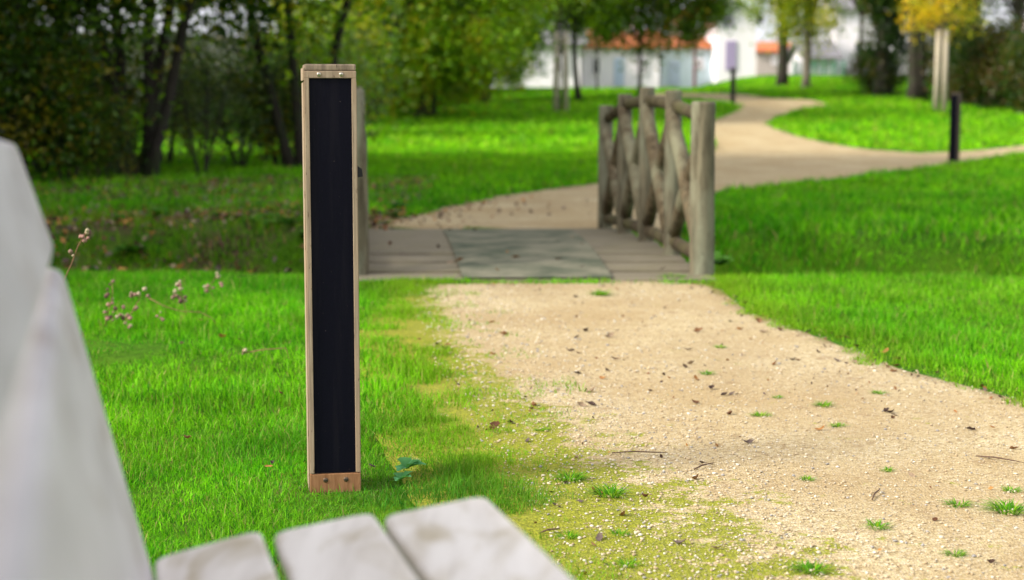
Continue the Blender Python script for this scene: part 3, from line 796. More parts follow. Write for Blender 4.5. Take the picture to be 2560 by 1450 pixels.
# crowns across the top middle
tree('thin_tree', 'tree with a thin curved dark trunk beside the staked sapling', 'tree', gx_(1448, 252, 50.5), 50.5, 4.4, 0.10, (-0.1, 0, 4.0, 2.0, 1.5, 2.2), 110, 13000, 0.15, G_MID[:4], seed=14, stems=[[(0, 0), (-0.18, 0), (-0.15, 0), (0.15, 0)]], limbs=9)
tree('slim_tree', 'slim straight tree rising behind the bridge railing with a low dark crown', 'tree', gx_(1598, 246, 52), 52.0, 3.6, 0.075, (0.35, 0, 4.0, 2.7, 1.7, 2.4), 140, 34000, 0.15, G_DARK[2:]+G_MID[:2], seed=15, stems=[[(0, 0), (0.03, 0), (0.0, 0)]], limbs=9)
tree('sapling', 'bare young sapling in front of the white garage row', 'tree', gx_(1492, 238, 55), 55.0, 2.6, 0.04, (0, 0, 2.9, 0.7, 0.7, 0.8), 20, 500, 0.13, G_MID, seed=16, limbs=6)
# right side trees
tree('brown_trunk_tree', 'autumn tree with a thick brown trunk, left of its paler forked neighbour', 'tree', gx_(1956, 214, 58), 58.0, 4.6, 0.21, (-0.1, 0, 4.0, 1.5, 1.5, 2.2), 70, 9000, 0.15, G_YEL[:3] + G_MID[1:3], seed=17, limbs=10)
tree('forked_tree', 'paler forked autumn tree beside the green mesh fence', 'tree', gx_(2015, 222, 57), 57.0, 4.4, 0.14, (0.1, 0, 3.4, 1.35, 1.3, 2.0), 70, 7500, 0.14, G_YEL[:4], bk=M_barkl, seed=18, stems=[[(0, 0), (0.0, 0), (-0.35, 0)], [(0.0, 0), (0.05, 0), (0.5, 0.1)]], limbs=8)
IV = tree('ivy_tree', 'tall ivy-covered tree with a dark green trunk right of the white gable', 'tree', gx_(2205, 242, 53), 53.0, 6.0, 0.26, (0.1, 0, 2.9, 0.8, 0.7, 3.0), 90, 13000, 0.14, G_IVY, seed=19, limbs=8, spread=0.5)
tree('twin_trunk_tree', 'brown twin-trunked tree between the ivy tree and the yellow sapling', 'tree', gx_(2290, 240, 51), 51.0, 5.0, 0.24, (-0.2, 0, 6.2, 2.6, 2.4, 2.6), 70, 9000, 0.15, G_DARK[2:] + G_YEL[:1], bk=M_bark, seed=20, stems=[[(0, 0), (-0.15, 0), (-0.5, 0)], [(0.12, 0), (0.1, 0), (0.0, 0)]], limbs=12)
tree('yellow_tree', 'young tree with bright yellow leaves beside pale stakes', 'tree', gx_(2342, 276, 46), 46.0, 2.7, 0.055, (0.0, 0, 3.3, 1.1, 0.9, 1.5), 44, 3000, 0.13, G_YEL[2:], seed=21, limbs=8, bk=M_barkl)
tree('hedgerow_tree', 'large dark tree leaning over the hedge at the top right', 'tree', gx_(2425, 250, 50), 50.0, 5.0, 0.25, (-0.3, 0, 4.3, 1.1, 1.3, 3.3), 80, 11000, 0.15, G_DARK, seed=22, limbs=14)
tree('bare_tree', 'nearly leafless tree with fine twigs against the white sky, top right', 'tree', gx_(2540, 250, 60), 60.0, 4.0, 0.14, (-0.4, 0, 4.4, 2.2, 2.0, 2.6), 130, 900, 0.12, G_DARK, seed=23, limbs=34)
tree('bare_tree', 'nearly leafless tree with fine twigs in front of the white gable', 'tree', gx_(2150, 205, 62), 62.0, 4.6, 0.10, (-0.1, 0, 5.9, 2.2, 2.0, 2.0), 100, 600, 0.12, G_YEL[:3], seed=24, limbs=26)
# staked sapling stakes
def stakes(label, x, y, h, w=0.42):
    r = empty('tree_stakes', (x, y, float(hgt(x, y)))); tag(r, label, 'tree stakes')
    for sx in (-w / 2, w / 2):
        m = MB(); m.tube([(sx, 0, -0.1), (sx * 0.9, 0, h * 0.5), (sx * 0.85, 0, h)], [0.085, 0.08, 0.075], 10); m.build('stake', M_stake, r, True)
    m = MB(); m.box((0, 0.055, h - 0.25), (w, 0.02, 0.08)); m.build('cross_board', M_stake, r)
stakes('pair of pale wooden tree stakes on the lawn left of the bridge railing', gx_(1402, 278, 45.5), 45.5, 2.25, 0.30)
stakes('pair of pale wooden tree stakes round the yellow-leaved young tree', gx_(2350, 276, 45.8), 45.8, 2.3, 0.24)
tree('staked_sapling', 'young green tree held between pale stakes left of the bridge railing', 'tree', gx_(1402, 278, 45.8), 45.8, 3.0, 0.035, (0.0, 0, 4.0, 0.9, 0.9, 1.2), 36, 3000, 0.13, G_MID, seed=25, limbs=8)

# shrubs : understory of the grove and hedges
sg_ = 'shrubs under the left grove'
SA = tree('shrub', 'dark leafy shrub in the thicket under the left grove', 'shrub', -6.6, 19.0, 1.6, 0.035, (0, 0, 1.15, 1.0, 0.9, 1.15), 46, 6500, 0.085, G_DARK, seed=31, limbs=7, group=sg_, spread=0.5, stems=[[(0, 0), (-0.5, 0)], [(0.05, 0), (0.4, 0.2)], [(0, 0.1), (0.1, 0.5)]])
SB = tree('shrub', 'thin open shrub with grey-green leaves under the left grove', 'shrub', -4.0, 23.5, 1.8, 0.03, (0, 0, 1.5, 1.15, 0.9, 1.2), 40, 1700, 0.085, [(0.05, 0.08, 0.03), (0.07, 0.12, 0.03), (0.11, 0.16, 0.045), (0.15, 0.17, 0.03)], seed=32, limbs=9, group=sg_, spread=0.45, stems=[[(0, 0), (-0.6, 0)], [(0.05, 0), (0.5, 0.2)], [(0, 0.1), (0.1, 0.5)]])
SC_ = tree('shrub', 'mid green loose bush seen left of the bollard under the farther trees', 'shrub', -4.6, 38.5, 2.0, 0.03, (0, 0, 1.6, 1.3, 1.0, 1.4), 50, 6000, 0.10, G_MID, seed=33, limbs=9, group=sg_, spread=0.5, stems=[[(0, 0), (-0.5, 0)], [(0.05, 0), (0.5, 0.2)]])
for (x, y, a, s) in ((-5.6, 18.2, 1.0, 0.9), (-7.4, 20.6, 2.0, 0.85), (-6.3, 21.5, 3.3, 0.85), (-8.6, 22.2, 0.4, 0.9), (-7.0, 17.6, 2.5, 0.8), (-3.4, 23.4, 0.9, 0.75), (-5.2, 26.5, 2.3, 0.8), (-6.6, 23.8, 1.3, 0.85), (-8.0, 24.5, 5.3, 0.9), (-9.3, 23.5, 4.3, 0.9), (-3.6, 25.8, 3.3, 0.7), (-4.9, 19.2, 3.0, 0.45), (-5.3, 20.9, 5.0, 0.7)):
    cp(SA, 'dark leafy shrub in the thicket under the left grove', x, y, a, s)
for (x, y, a, s) in ((-2.9, 25.5, 1.0, 0.95), (-5.4, 25.0, 4.1, 1.0), (-7.3, 25.0, 5.0, 1.05), (-4.1, 21.2, 3.8, 0.8), (-8.0, 38.0, 3.0, 1.2), (-6.0, 38.5, 0.3, 1.2), (-10.0, 37.5, 2.2, 1.25), (-12.0, 38.0, 1.2, 1.25)):
    cp(SB, 'thin open shrub with grey-green leaves under the left grove', x, y, a, s)
for (x, y, a, s, l) in ((-3.9, 34.5, 1.2, 1.2, 'mid green loose bush at the foot of the leaning tree'), (gx_(1000, 290, 44), 44.5, 2.0, 1.1, 'mid green loose bush left of the low-crowned tree'),
                     (gx_(1140, 262, 49), 49.5, 3.0, 0.8, 'small bush between the low-crowned and the round tree'), (gx_(1290, 245, 54), 54.5, 4.0, 0.5, 'small round bush beside the white houses, right of the round tree')):
    cp(SC_, l, x, y, a, s)
for (u, y, a, s) in ((905, 52, 0.5, 1.2), (980, 55, 1.5, 1.25), (1050, 54, 2.6, 1.2), (1120, 56, 3.7, 1.15), (1185, 57, 4.8, 1.0)):
    cp(SC_, 'mid green bush in the row closing the gap behind the low-crowned tree', gx_(u, 240, y), y, a, s)
SD = tree('shrub', 'loose drooping bush with scattered yellow-green leaves before the grove trunks', 'shrub', -5.3, 19.0, 1.7, 0.022, (0, 0, 1.55, 1.2, 0.8, 1.0), 30, 1100, 0.10, G_DARK[2:] + G_MID[:3], seed=35, limbs=10, group=sg_, spread=0.5, stems=[[(0, 0), (-0.5, 0)], [(0.05, 0), (0.6, 0.2)], [(0, 0.1), (0.1, 0.3)]])
for (x, y, a, s) in ((-6.1, 18.3, 1.1, 0.95), (-3.9, 25.0, 5.1, 0.8), (-2.7, 26.5, 3.0, 0.75)):
    cp(SD, 'loose drooping bush with scattered yellow-green leaves before the grove trunks', x, y, a, s)
# right hedge
HD = tree('hedge_bush', 'dark overgrown hedge bush at the right edge below the bare tree', 'shrub', gx_(2520, 250, 47), 47.0, 1.6, 0.05, (0, 0, 1.2, 1.5, 1.2, 1.15), 70, 12000, 0.12, G_IVY + [(0.10, 0.06, 0.02)], seed=41, limbs=9, group='bushes of the right hedge', spread=0.5)
for (u, y, a, s, l) in ((2440, 49, 1.0, 1.0, 'dark hedge bush right of the yellow young tree'), (2620, 44, 2.4, 0.95, 'dark hedge bush cut by the right edge of the picture'), (2190, 54.5, 3.1, 0.62, 'low ivy bush at the foot of the ivy tree'), (2390, 52, 4.1, 0.9, 'dark hedge bush behind the pale stakes')):
    cp(HD, l, gx_(u, 250, y), y, a, s)

# ------------------------------------------------------------------ buildings
M_white = plain('white_render', (0.86, 0.80, 0.84), 0.85, 0, 0.04, 1.0)
M_pink = plain('pink_render', (0.62, 0.46, 0.38), 0.85, 0, 0.06, 1.0)
M_blue = plain('pale_blue_render', (0.62, 0.72, 0.80), 0.8, 0, 0.05, 1.0)
M_greyw = plain('grey_wall', (0.33, 0.34, 0.33), 0.9, 0, 0.3, 0.9)
M_shut = plain('mauve_shutter', (0.34, 0.27, 0.44), 0.7)
M_win = plain('window_glass', (0.05, 0.06, 0.075), 0.15)
M_door = plain('garage_door', (0.46, 0.54, 0.68), 0.6)
M_slate = plain('slate_roof', (0.19, 0.18, 0.19), 0.8, 0, 0.15, 3)
def tile_mat():
    m, nt, b = mat('orange_tiles')
    w = N(nt, 'ShaderNodeTexWave', Scale=3.0, Distortion=0.5); nt.links.new(coords(nt), w.inputs['Vector'])
    c = ramp(nt, noise(nt, coords(nt), 5, 4, 0.7), [(0.3, (0.46, 0.11, 0.035)), (0.7, (0.70, 0.22, 0.08))])
    nt.links.new(c, b.inputs['Base Color']); b.inputs['Roughness'].default_value = 0.85
    bump(nt, b, w.outputs[0], 0.6, 0.05); return m
M_tile = tile_mat()
def house(name, label, u0, u1, vbase, veave, vridge, Y, wallm, roofm, wins=(), gable=False, depth=7.0, cat='house', z0=None):
    x0 = at(u0, vbase, Y)[0]; x1 = at(u1, vbase, Y)[0]
    zg = float(hgt(0, Y)) if z0 is None else z0
    ze = at(u0, veave, Y)[2]; zr = at(u0, vridge, Y + (0 if gable else depth / 2))[2]
    xc = (x0 + x1) / 2; root = empty(name, (xc, Y, zg)); tag(root, label, cat)
    w = (x1 - x0) / 2; he = ze - zg; hr = max(zr - zg, he + 0.3)
    m = MB()
    if gable:
        pr = [(-w, -0.3), (w, -0.3), (w, he), (0, hr), (-w, he)]
        m.add([(a, 0, b) for a, b in pr] + [(a, depth, b) for a, b in pr], [(0, 1, 2, 3, 4), (9, 8, 7, 6, 5), (0, 5, 6, 1), (1, 6, 7, 2), (4, 9, 5, 0), (2, 7, 8, 3), (3, 8, 9, 4)])
    else:
        pr = [(0, -0.3), (depth, -0.3), (depth, he), (depth / 2, hr), (0, he)]
        m.add([(-w, a, b) for a, b in pr] + [(w, a, b) for a, b in pr], [(4, 3, 2, 1, 0), (5, 6, 7, 8, 9), (0, 1, 6, 5), (1, 2, 7, 6), (0, 5, 9, 4), (2, 3, 8, 7), (3, 4, 9, 8)])
    m.build('wall', wallm, root)
    t = 0.14; ov = 0.3; m = MB()
    if gable:
        for s in (-1, 1):
            sl = (hr - he) / w
            a = [(0, -ov, hr + 0.02), (s * (w + ov), -ov, he - ov * sl + 0.02), (s * (w + ov), depth + ov, he - ov * sl + 0.02), (0, depth + ov, hr + 0.02)]
            m.add(a + [(p[0], p[1], p[2] + t) for p in a], [(0, 1, 2, 3), (7, 6, 5, 4), (0, 4, 5, 1), (1, 5, 6, 2), (2, 6, 7, 3), (3, 7, 4, 0)])
    else:
        for s in (0, 1):
            sl = (hr - he) / (depth / 2); ye = -ov if s == 0 else depth + ov
            a = [(-w - ov, ye, he - ov * sl + 0.02), (w + ov, ye, he - ov * sl + 0.02), (w + ov, depth / 2, hr + 0.02), (-w - ov, depth / 2, hr + 0.02)]
            m.add(a + [(p[0], p[1], p[2] + t) for p in a], [(0, 1, 2, 3), (7, 6, 5, 4), (0, 4, 5, 1), (1, 5, 6, 2), (2, 6, 7, 3), (3, 7, 4, 0)])
    rf = m.build('roof', roofm, root)
    m = MB(); m.box((w * 0.4, depth * 0.45, hr + 0.35), (0.6, 0.5, 0.9), bev=0.02); m.build('chimney', wallm, rf)
    for (ua, ub, va, vb, kind) in wins:
        xa = at(ua, va, Y)[0] - xc; xb = at(ub, va, Y)[0] - xc; za = at(ua, va, Y)[2] - zg; zb = at(ua, vb, Y)[2] - zg
        mt = {'shutter': M_shut, 'window': M_win, 'garage_door': M_door, 'door': M_door}[kind]
        m = MB(); m.box(((xa + xb) / 2, -0.02, (za + zb) / 2), (xb - xa, 0.08, abs(za - zb)), bev=0.01); wo = m.build(kind, mt, root)
        if kind == 'window':
            f = MB(); hw = (xb - xa) / 2; hh = abs(za - zb) / 2; c = ((xa + xb) / 2, -0.07, (za + zb) / 2)
            for s in (-1, 1):
                f.box((c[0] + s * hw, c[1], c[2]), (0.07, 0.05, hh * 2)); f.box((c[0], c[1] - 0.003, c[2] + s * hh), (hw * 2 + 0.07, 0.05, 0.07))
            f.box((c[0], c[1] - 0.005, c[2]), (0.05, 0.04, hh * 2)); f.build('frame', M_white, wo)
    return root
house('white_house', 'low white house partly hidden by the round tree, leftmost of the houses', 1240, 1452, 214, 112, 70, 70, M_white, M_slate, [(1330, 1352, 140, 180, 'window'), (1395, 1415, 140, 180, 'window')])
house('white_house', 'white house with orange roof behind the curved thin trunk', 1456, 1648, 216, 118, 84, 72, M_white, M_tile, [(1480, 1500, 145, 185, 'window'), (1535, 1560, 145, 215, 'door'), (1595, 1615, 145, 185, 'window')])
house('blue_house', 'pale blue house with orange roof left of the tall white gabled house', 1652, 1786, 214, 120, 98, 73, M_blue, M_tile, [(1672, 1700, 155, 213, 'garage_door'), (1740, 1756, 148, 172, 'window')])
house('gabled_house', 'tall white gabled house with mauve shutters at the path end', 1792, 1888, 214, 42, 0, 71, M_white, M_slate, [(1814, 1841, 102, 176, 'shutter'), (1806, 1832, 40, 66, 'shutter')], gable=True)
house('pink_house', 'pinkish house rising behind the pale blue house', 1700, 1800, 214, 62, 30, 92, M_pink, M_tile, [(1745, 1762, 75, 100, 'window')])
house('white_house', 'large bright white house with one small dark window behind the bare twigs', 2088, 2300, 190, 22, -40, 78, M_white, M_slate, [(2136, 2162, 103, 133, 'window'), (2250, 2275, 100, 135, 'window')])
house('annexe', 'low grey-roofed white annexe left of the large bright white house', 2020, 2090, 180, 146, 108, 75, M_white, M_slate, [], depth=5, cat='house')
house('white_house', 'white house glimpsed between the trees on the right', 2296, 2420, 190, 70, 30, 84, M_white, M_tile, [(2320, 2340, 100, 130, 'window')])
house('white_house', 'white house with orange roof at the far right edge beyond the hedge', 2500, 2640, 190, 108, 88, 88, M_white, M_tile, [])
house('white_house', 'low grey-pink house right of the tall gabled house', 1892, 2016, 205, 130, 112, 86, plain('beige_render', (0.42, 0.36, 0.34), 0.85), M_tile, [(1930, 1942, 140, 160, 'window')])
# garden wall behind the grove
def wall(name, label, pts, h, t, mt, cat='wall'):
    root = empty(name, (pts[0][0], pts[0][1], float(hgt(0, pts[0][1])))); tag(root, label, cat); O2 = root.location
    m = MB(); cpm = MB()
    for i in range(len(pts) - 1):
        a = Vector((*pts[i], 0)); b = Vector((*pts[i + 1], 0)); d = b - a; ang = math.atan2(d.y, d.x); mid = (a + b) / 2
        za = float(hgt(mid.x, mid.y)); hh = (h[i] + h[i + 1]) / 2
        m.box((mid.x - O2.x, mid.y - O2.y, hh / 2 - 0.3 + za - O2.z), (d.length, t, hh + 0.6), Euler((0, 0, ang)))
        cpm.box((mid.x - O2.x, mid.y - O2.y, hh + 0.04 + za - O2.z), (d.length - 0.002, t + 0.1, 0.08), Euler((0, 0, ang)))
    m.build('wall', mt, root); cpm.build('coping', M_stake, root)
wall('garden_wall', 'long grey garden wall seen through the left grove', [(-24, 46), (-19, 46.5), (-14, 47), (-9.5, 47.5), (-3.5, 48)], [2.35, 2.3, 2.15, 2.05, 1.95], 0.3, M_greyw)
# green mesh fence
fr = empty('mesh_fence', (gx_(2060, 205, 64), 64, float(hgt(0, 64)))); tag(fr, 'green mesh fence between the forked tree and the lawn rise', 'fence')
M_gf = plain('green_metal', (0.015, 0.20, 0.09), 0.5)
xa = gx_(1985, 205, 64) - fr.location.x; xb = gx_(2110, 205, 64) - fr.location.x
for i in range(6):
    x = xa + (xb - xa) * i / 5
    m = MB(); m.tube([(x, 0, -0.1), (x, 0, 1.25)], 0.035, 8); m.build('fence_post', M_gf, fr)
m = MB()
for i in range(45):
    x = xa + (xb - xa) * i / 44; m.box((x, 0.03, 0.62), (0.014, 0.012, 1.15))
for k in range(7): m.box(((xa + xb) / 2, 0.045, 0.08 + k * 0.18), (xb - xa, 0.012, 0.016))
m.build('mesh_panel', M_gf, fr)
# red post and small orange marker
rp = MB(); rp.tube([(0, 0, -0.1), (0, 0, 2.3)], 0.06, 10); rp.tube([(0, 0, 2.3), (0, 0, 2.34)], [0.075, 0.05], 10)
o = rp.build('red_post', plain('dark_red_paint', (0.16, 0.03, 0.035), 0.5)); x = gx_(1736, 230, 60); o.location = (x, 60, float(hgt(0, 60)))
tag(o, 'dark red thin post in front of the pale blue house', 'post')
sp = MB(); sp.box((0, 0, 0.35), (0.34, 0.28, 0.5), bev=0.05); sp.box((0, 0, 0.66), (0.28, 0.24, 0.10), bev=0.03)
o = sp.build('orange_barrel', plain('orange_plastic', (0.75, 0.16, 0.05), 0.5)); o.location = (gx_(2382, 205, 53), 53, float(hgt(0, 53)) + 0.05)
tag(o, 'small orange-red box on the grass by the right hedge', 'box')

# ------------------------------------------------------------------ small plants and litter in front
def blade_mesh(name, n, L, W, spread, seed, cols, lean=0.9):
    rs = np.random.default_rng(seed)
    a = rs.uniform(0, 2 * PI, n); r = spread * np.sqrt(rs.uniform(0, 1, n))
    bx_, by_ = np.cos(a) * r, np.sin(a) * r; a2 = a + rs.normal(0, 0.5, n)
    ln = lean * rs.uniform(0.3, 1.2, n); LL = L * rs.uniform(0.5, 1.2, n)
    dx, dy = np.cos(a2), np.sin(a2); wx, wy = -dy * W / 2, dx * W / 2
    lv = []
    for t, w in ((0, 1), (0.5, 0.8), (1, 0.05)):
        oo = LL * t * np.sin(ln * t ** 0.7); hh = LL * t * np.cos(ln * t)
        c = np.stack([bx_ + dx * oo, by_ + dy * oo, hh], 1); o = np.stack([wx * w, wy * w, 0 * wx], 1); lv += [c - o, c + o]
    V = np.stack(lv, 1).reshape(-1, 3); k = np.arange(n)[:, None] * 6
    Fq = np.concatenate([k + np.array([[0, 1, 3, 2]]), k + np.array([[2, 3, 5, 4]])])
    c = np.array(cols)[rs.integers(0, len(cols), n)] * rs.uniform(0.7, 1.2, (n, 1))
    return np_mesh(name, V, Fq, np.repeat(c, 6, axis=0))
TC = [(0.10, 0.30, 0.008), (0.17, 0.40, 0.01), (0.26, 0.40, 0.015), (0.06, 0.22, 0.01)]
tufts = [blade_mesh('grass_tuft', 70, 0.034, 0.0024, 0.022, 50 + i, TC, 1.2) for i in range(4)]
big = blade_mesh('grass_tuft_big', 120, 0.06, 0.003, 0.03, 60, TC, 1.2)
tuft_list = [(1425, 1205, 1.6, 'large bright grass tuft on the mossy path edge'), (1525, 1245, 1.9, 'widest dark grass tuft on the mossy path edge, nearest the bench'),
    (1355, 1080, 1.0, 'small grass tuft beside dead leaves on the left path edge'), (1768, 940, 1.2, 'grass tuft in the upper middle of the near gravel'), (1900, 1045, 1.3, 'flat grass tuft left of centre on the gravel'),
    (2058, 1020, 1.4, 'rounded grass tuft near the middle of the gravel'), (1943, 1000, 0.8, 'tiny grass tuft above the flat one on the gravel'), (2197, 988, 1.1, 'grass tuft close to the right lawn edge'),
    (2093, 1072, 1.1, 'pale grass tuft just below the rounded one'), (2018, 1205, 1.0, 'small thin grass tuft in open gravel'), (2218, 1183, 0.9, 'small thin grass tuft right of centre on the gravel'),
    (2395, 1270, 1.5, 'leafy grass tuft left of the wide one at the right edge'), (2520, 1285, 2.0, 'wide grass tuft at the right edge of the picture'), (2528, 1232, 1.2, 'grass tuft above the wide one at the right edge'),
    (2193, 1325, 1.5, 'low grass tuft standing alone in the lower right gravel'), (2388, 1393, 1.2, 'grass tuft in the lower right corner gravel'), (2030, 1437, 1.6, 'grass tuft cut by the bottom edge of the picture'),
    (1570, 1420, 1.3, 'grass tuft on the moss near the bottom edge'), (1550, 1345, 1.1, 'grass tuft on the moss above the bottom one'), (1420, 1350, 1.3, 'grass tuft right beside the seat slat'), (1800, 872, 1.0, 'grass tuft on the far gravel'), (1500, 740, 1.6, 'weedy tuft in front of the bridge deck'), (1680, 700, 1.8, 'green tuft at the foot of the right bridge post')]
for i, (u, v, s, l) in enumerate(tuft_list):
    x, y = ground_at(u, v)
    o = link('grass_tuft', big if s > 1.5 else tufts[i % 4], M_grass)
    o.location = (x, y, float(hgt(x, y)) + 0.004); s2 = s * 0.72 * (0.8 if s <= 1.5 else 0.62) * (0.6 + 0.12 * y); o.scale = (s2 * 1.2, s2 * 1.2, s2 * 0.5); o.rotation_euler = (0, 0, i * 1.7)
    tag(o, l, 'grass tuft', 'grass tufts on the gravel')

# fallen leaves
def leaf_mesh(seed, c):
    rs = np.random.default_rng(seed)
    n = 7; V = []; Fq = []
    curl = rs.uniform(0.3, 2.2); L = 1.0; cw = rs.uniform(0.5, 1.6)
    for i in range(n):
        t = i / (n - 1); w = 0.27 * math.sin(PI * min(1, t * 0.96 + 0.03)) ** 0.8 * rs.uniform(0.55, 1.3)
        z = 0.06 + curl * 0.25 * (t - 0.5) ** 2 * 2
        y = (t - 0.5) * L
        V += [(-w, y, z + w * cw * 0.5), (-w * 0.45, y, z + w * cw * 0.1), (0, y, z), (w * 0.5, y, z + w * cw * 0.15), (w, y, z + w * cw * 0.7 * rs.uniform(0.6, 1.2))]
        if i:
            a = (i - 1) * 5; b = i * 5
            Fq += [(a + k, a + k + 1, b + k + 1, b + k) for k in range(4)]
    col = np.array(c)[None] * rs.uniform(0.8, 1.2, (len(V), 1))
    return np_mesh('fallen_leaf', np.array(V), np.array(Fq), col)
lc = [(0.10, 0.045, 0.025), (0.05, 0.028, 0.02), (0.20, 0.10, 0.05), (0.13, 0.095, 0.085), (0.26, 0.19, 0.13), (0.07, 0.045, 0.04), (0.32, 0.15, 0.05)]
lmeshes = [leaf_mesh(100 + i, lc[i % 7]) for i in range(14)]
rl = np.random.default_rng(99)
spots = []
fixed = [(1240, 1070), (1275, 1065), (1225, 1080), (1320, 1110), (1440, 1155), (1415, 1215), (1490, 1240), (1610, 1248), (1380, 1240), (1560, 1295), (1870, 1115), (2235, 1045), (2425, 1082), (2480, 1075), (2340, 1308), (2480, 1415), (2535, 1130), (1500, 1355), (1790, 1385), (1755, 1165), (2050, 1080), (1850, 1100), (1655, 1150), (1740, 1205), (1700, 1370), (2280, 1195), (1400, 1275), (1790, 1120), (1330, 1030), (1940, 910), (2120, 940), (1830, 990), (1480, 985), (2500, 1000), (2100, 850), (2080, 840), (2060, 870), (2240, 905), (1720, 880), (1560, 905), (1430, 880)]
for p in fixed: spots.append((*ground_at(*p), 1.0))
while len(spots) < 112:
    u = rl.uniform(1060, 2560); v = rl.uniform(715, 1050)
    x, y = ground_at(u, v)
    if sdist(np.array([[x, y]]), near_poly)[0] > 0.0: spots.append((x, y, 0.8))
while len(spots) < 150:
    t = rl.uniform(0, 1); k = int(rl.integers(0, len(right_line) - 5)); p = right_line[k] * (1 - t) + right_line[k + 1] * t + rl.normal(0, 0.06, 2); spots.append((p[0], p[1], 1.0))
while len(spots) < 172:
    u = rl.uniform(950, 1700); v = rl.uniform(590, 700); x, y = ground_at(u, v); spots.append((x, y, -1.0))
lawn = [(455, 885), (870, 1130), (560, 865), (600, 870), (735, 1010), (470, 1130), (1420, 900), (840, 1205), (680, 1190), (672, 1203), (700, 1010), (555, 930), (500, 820), (930, 1200)]
for p in lawn: spots.append((*ground_at(*p), 2.0))
for i, (x, y, kind) in enumerate(spots):
    o = link('fallen_leaf', lmeshes[i % 14], M_dead)
    s = rl.uniform(0.012, 0.036) * (1.0 if y < 6 else 1.25)
    z = float(hgt(x, y)) + 0.005
    if kind < 0: z = 0.048; s *= 1.3
    if kind == 2.0: z += 0.028
    o.location = (x, y, z); o.rotation_euler = (rl.uniform(-.5, .5), rl.uniform(-.8, .8), rl.uniform(0, 6.28)); o.scale = (s, s, s)
    if kind == 2.0: l, g_ = 'dry brown leaf lying on the green grass round the bollard', 'fallen leaves on the grass'
    elif kind < 0: l, g_ = 'dry leaf lying on the footbridge planks', 'fallen leaves on the bridge deck'
    elif y > 4.8: l, g_ = 'small brown leaf on the path between the bridge and the near gravel', 'fallen leaves on the far half of the path'
    else: l, g_ = 'curled brown leaf on the near gravel of the path', 'fallen leaves on the near gravel'
    tag(o, l, 'fallen leaf', g_)
# leaf litter under the grove (uncountable)
nl = 22000
P = np.stack([rl.uniform(-7, -0.9, nl), rl.uniform(9.0, 20, nl)], 1)
P = P[rl.uniform(0, 1, nl) < np.clip(fnoise(P[:, 0], P[:, 1], 0.9, 9) * 3.2 - 0.95, 0.04, 1)]
C = np.stack([P[:, 0], P[:, 1], hgt(P[:, 0], P[:, 1]) + rl.uniform(0.01, 0.07, len(P))], 1)
tt = np.array(lc)[rl.integers(0, 7, len(P))] * rl.uniform(0.9, 1.9, (len(P), 1))
V, Fc, t4 = leaves(C, rl.uniform(0.03, 0.07, len(P)), tt)
o = link('leaf_litter', np_mesh('leaf_litter', V, Fc, t4), M_dead); tag(o, 'brown leaf litter on the shaded ditch bank', 'leaf litter', kind='stuff')
# far path litter at the mouth of the bridge
nl = 1500
P = np.stack([rl.uniform(-1.5, 1.0, nl), rl.uniform(12.0, 16.5, nl)], 1); P = P[sdist(P, far_poly) > 0]
P = P[rl.uniform(0, 1, len(P)) < np.clip(1.1 - (P[:, 0] + 1.2) / 1.4, 0.08, 1) * fnoise(P[:, 0], P[:, 1], 2.0, 8)]
C = np.stack([P[:, 0], P[:, 1], hgt(P[:, 0], P[:, 1]) + 0.02], 1)
tt = np.array(lc)[rl.integers(0, 7, len(P))] * rl.uniform(0.8, 1.5, (len(P), 1))
V, Fc, t4 = leaves(C, rl.uniform(0.03, 0.06, len(P)), tt)
o = link('leaf_litter', np_mesh('leaf_litter_path', V, Fc, t4), M_dead); tag(o, 'brown leaf litter strewn on the path beyond the bridge', 'leaf litter', kind='stuff')

# fine debris gathered along the path edges and at the bridge
nl = 5200
P = np.stack([rl.uniform(-1.2, 3.2, nl), rl.uniform(2.4, 8.45, nl)], 1); sd_ = sdist(P, near_poly); P = P[sd_ > -0.04]; sd_ = sd_[sd_ > -0.04]
pr_ = 0.035 + 0.75 * np.exp(-(sd_ / 0.10)) * fnoise(P[:, 0], P[:, 1], 2.2, 18) + 0.35 * np.clip((P[:, 1] - 6.6) / 1.8, 0, 1) * fnoise(P[:, 0], P[:, 1], 1.5, 28)
P = P[rl.uniform(0, 1, len(P)) < pr_]
C = np.stack([P[:, 0], P[:, 1], np.full(len(P), 0.009)], 1)
tt = np.array(lc)[rl.integers(0, 7, len(P))] * rl.uniform(0.7, 1.6, (len(P), 1))
V, Fc, t4 = leaves(C, rl.uniform(0.006, 0.022, len(P)), tt)
o = link('leaf_litter', np_mesh('leaf_debris', V, Fc, t4), M_dead); tag(o, 'crumbled brown leaf debris gathered along the edges of the near gravel path', 'leaf litter', kind='stuff')

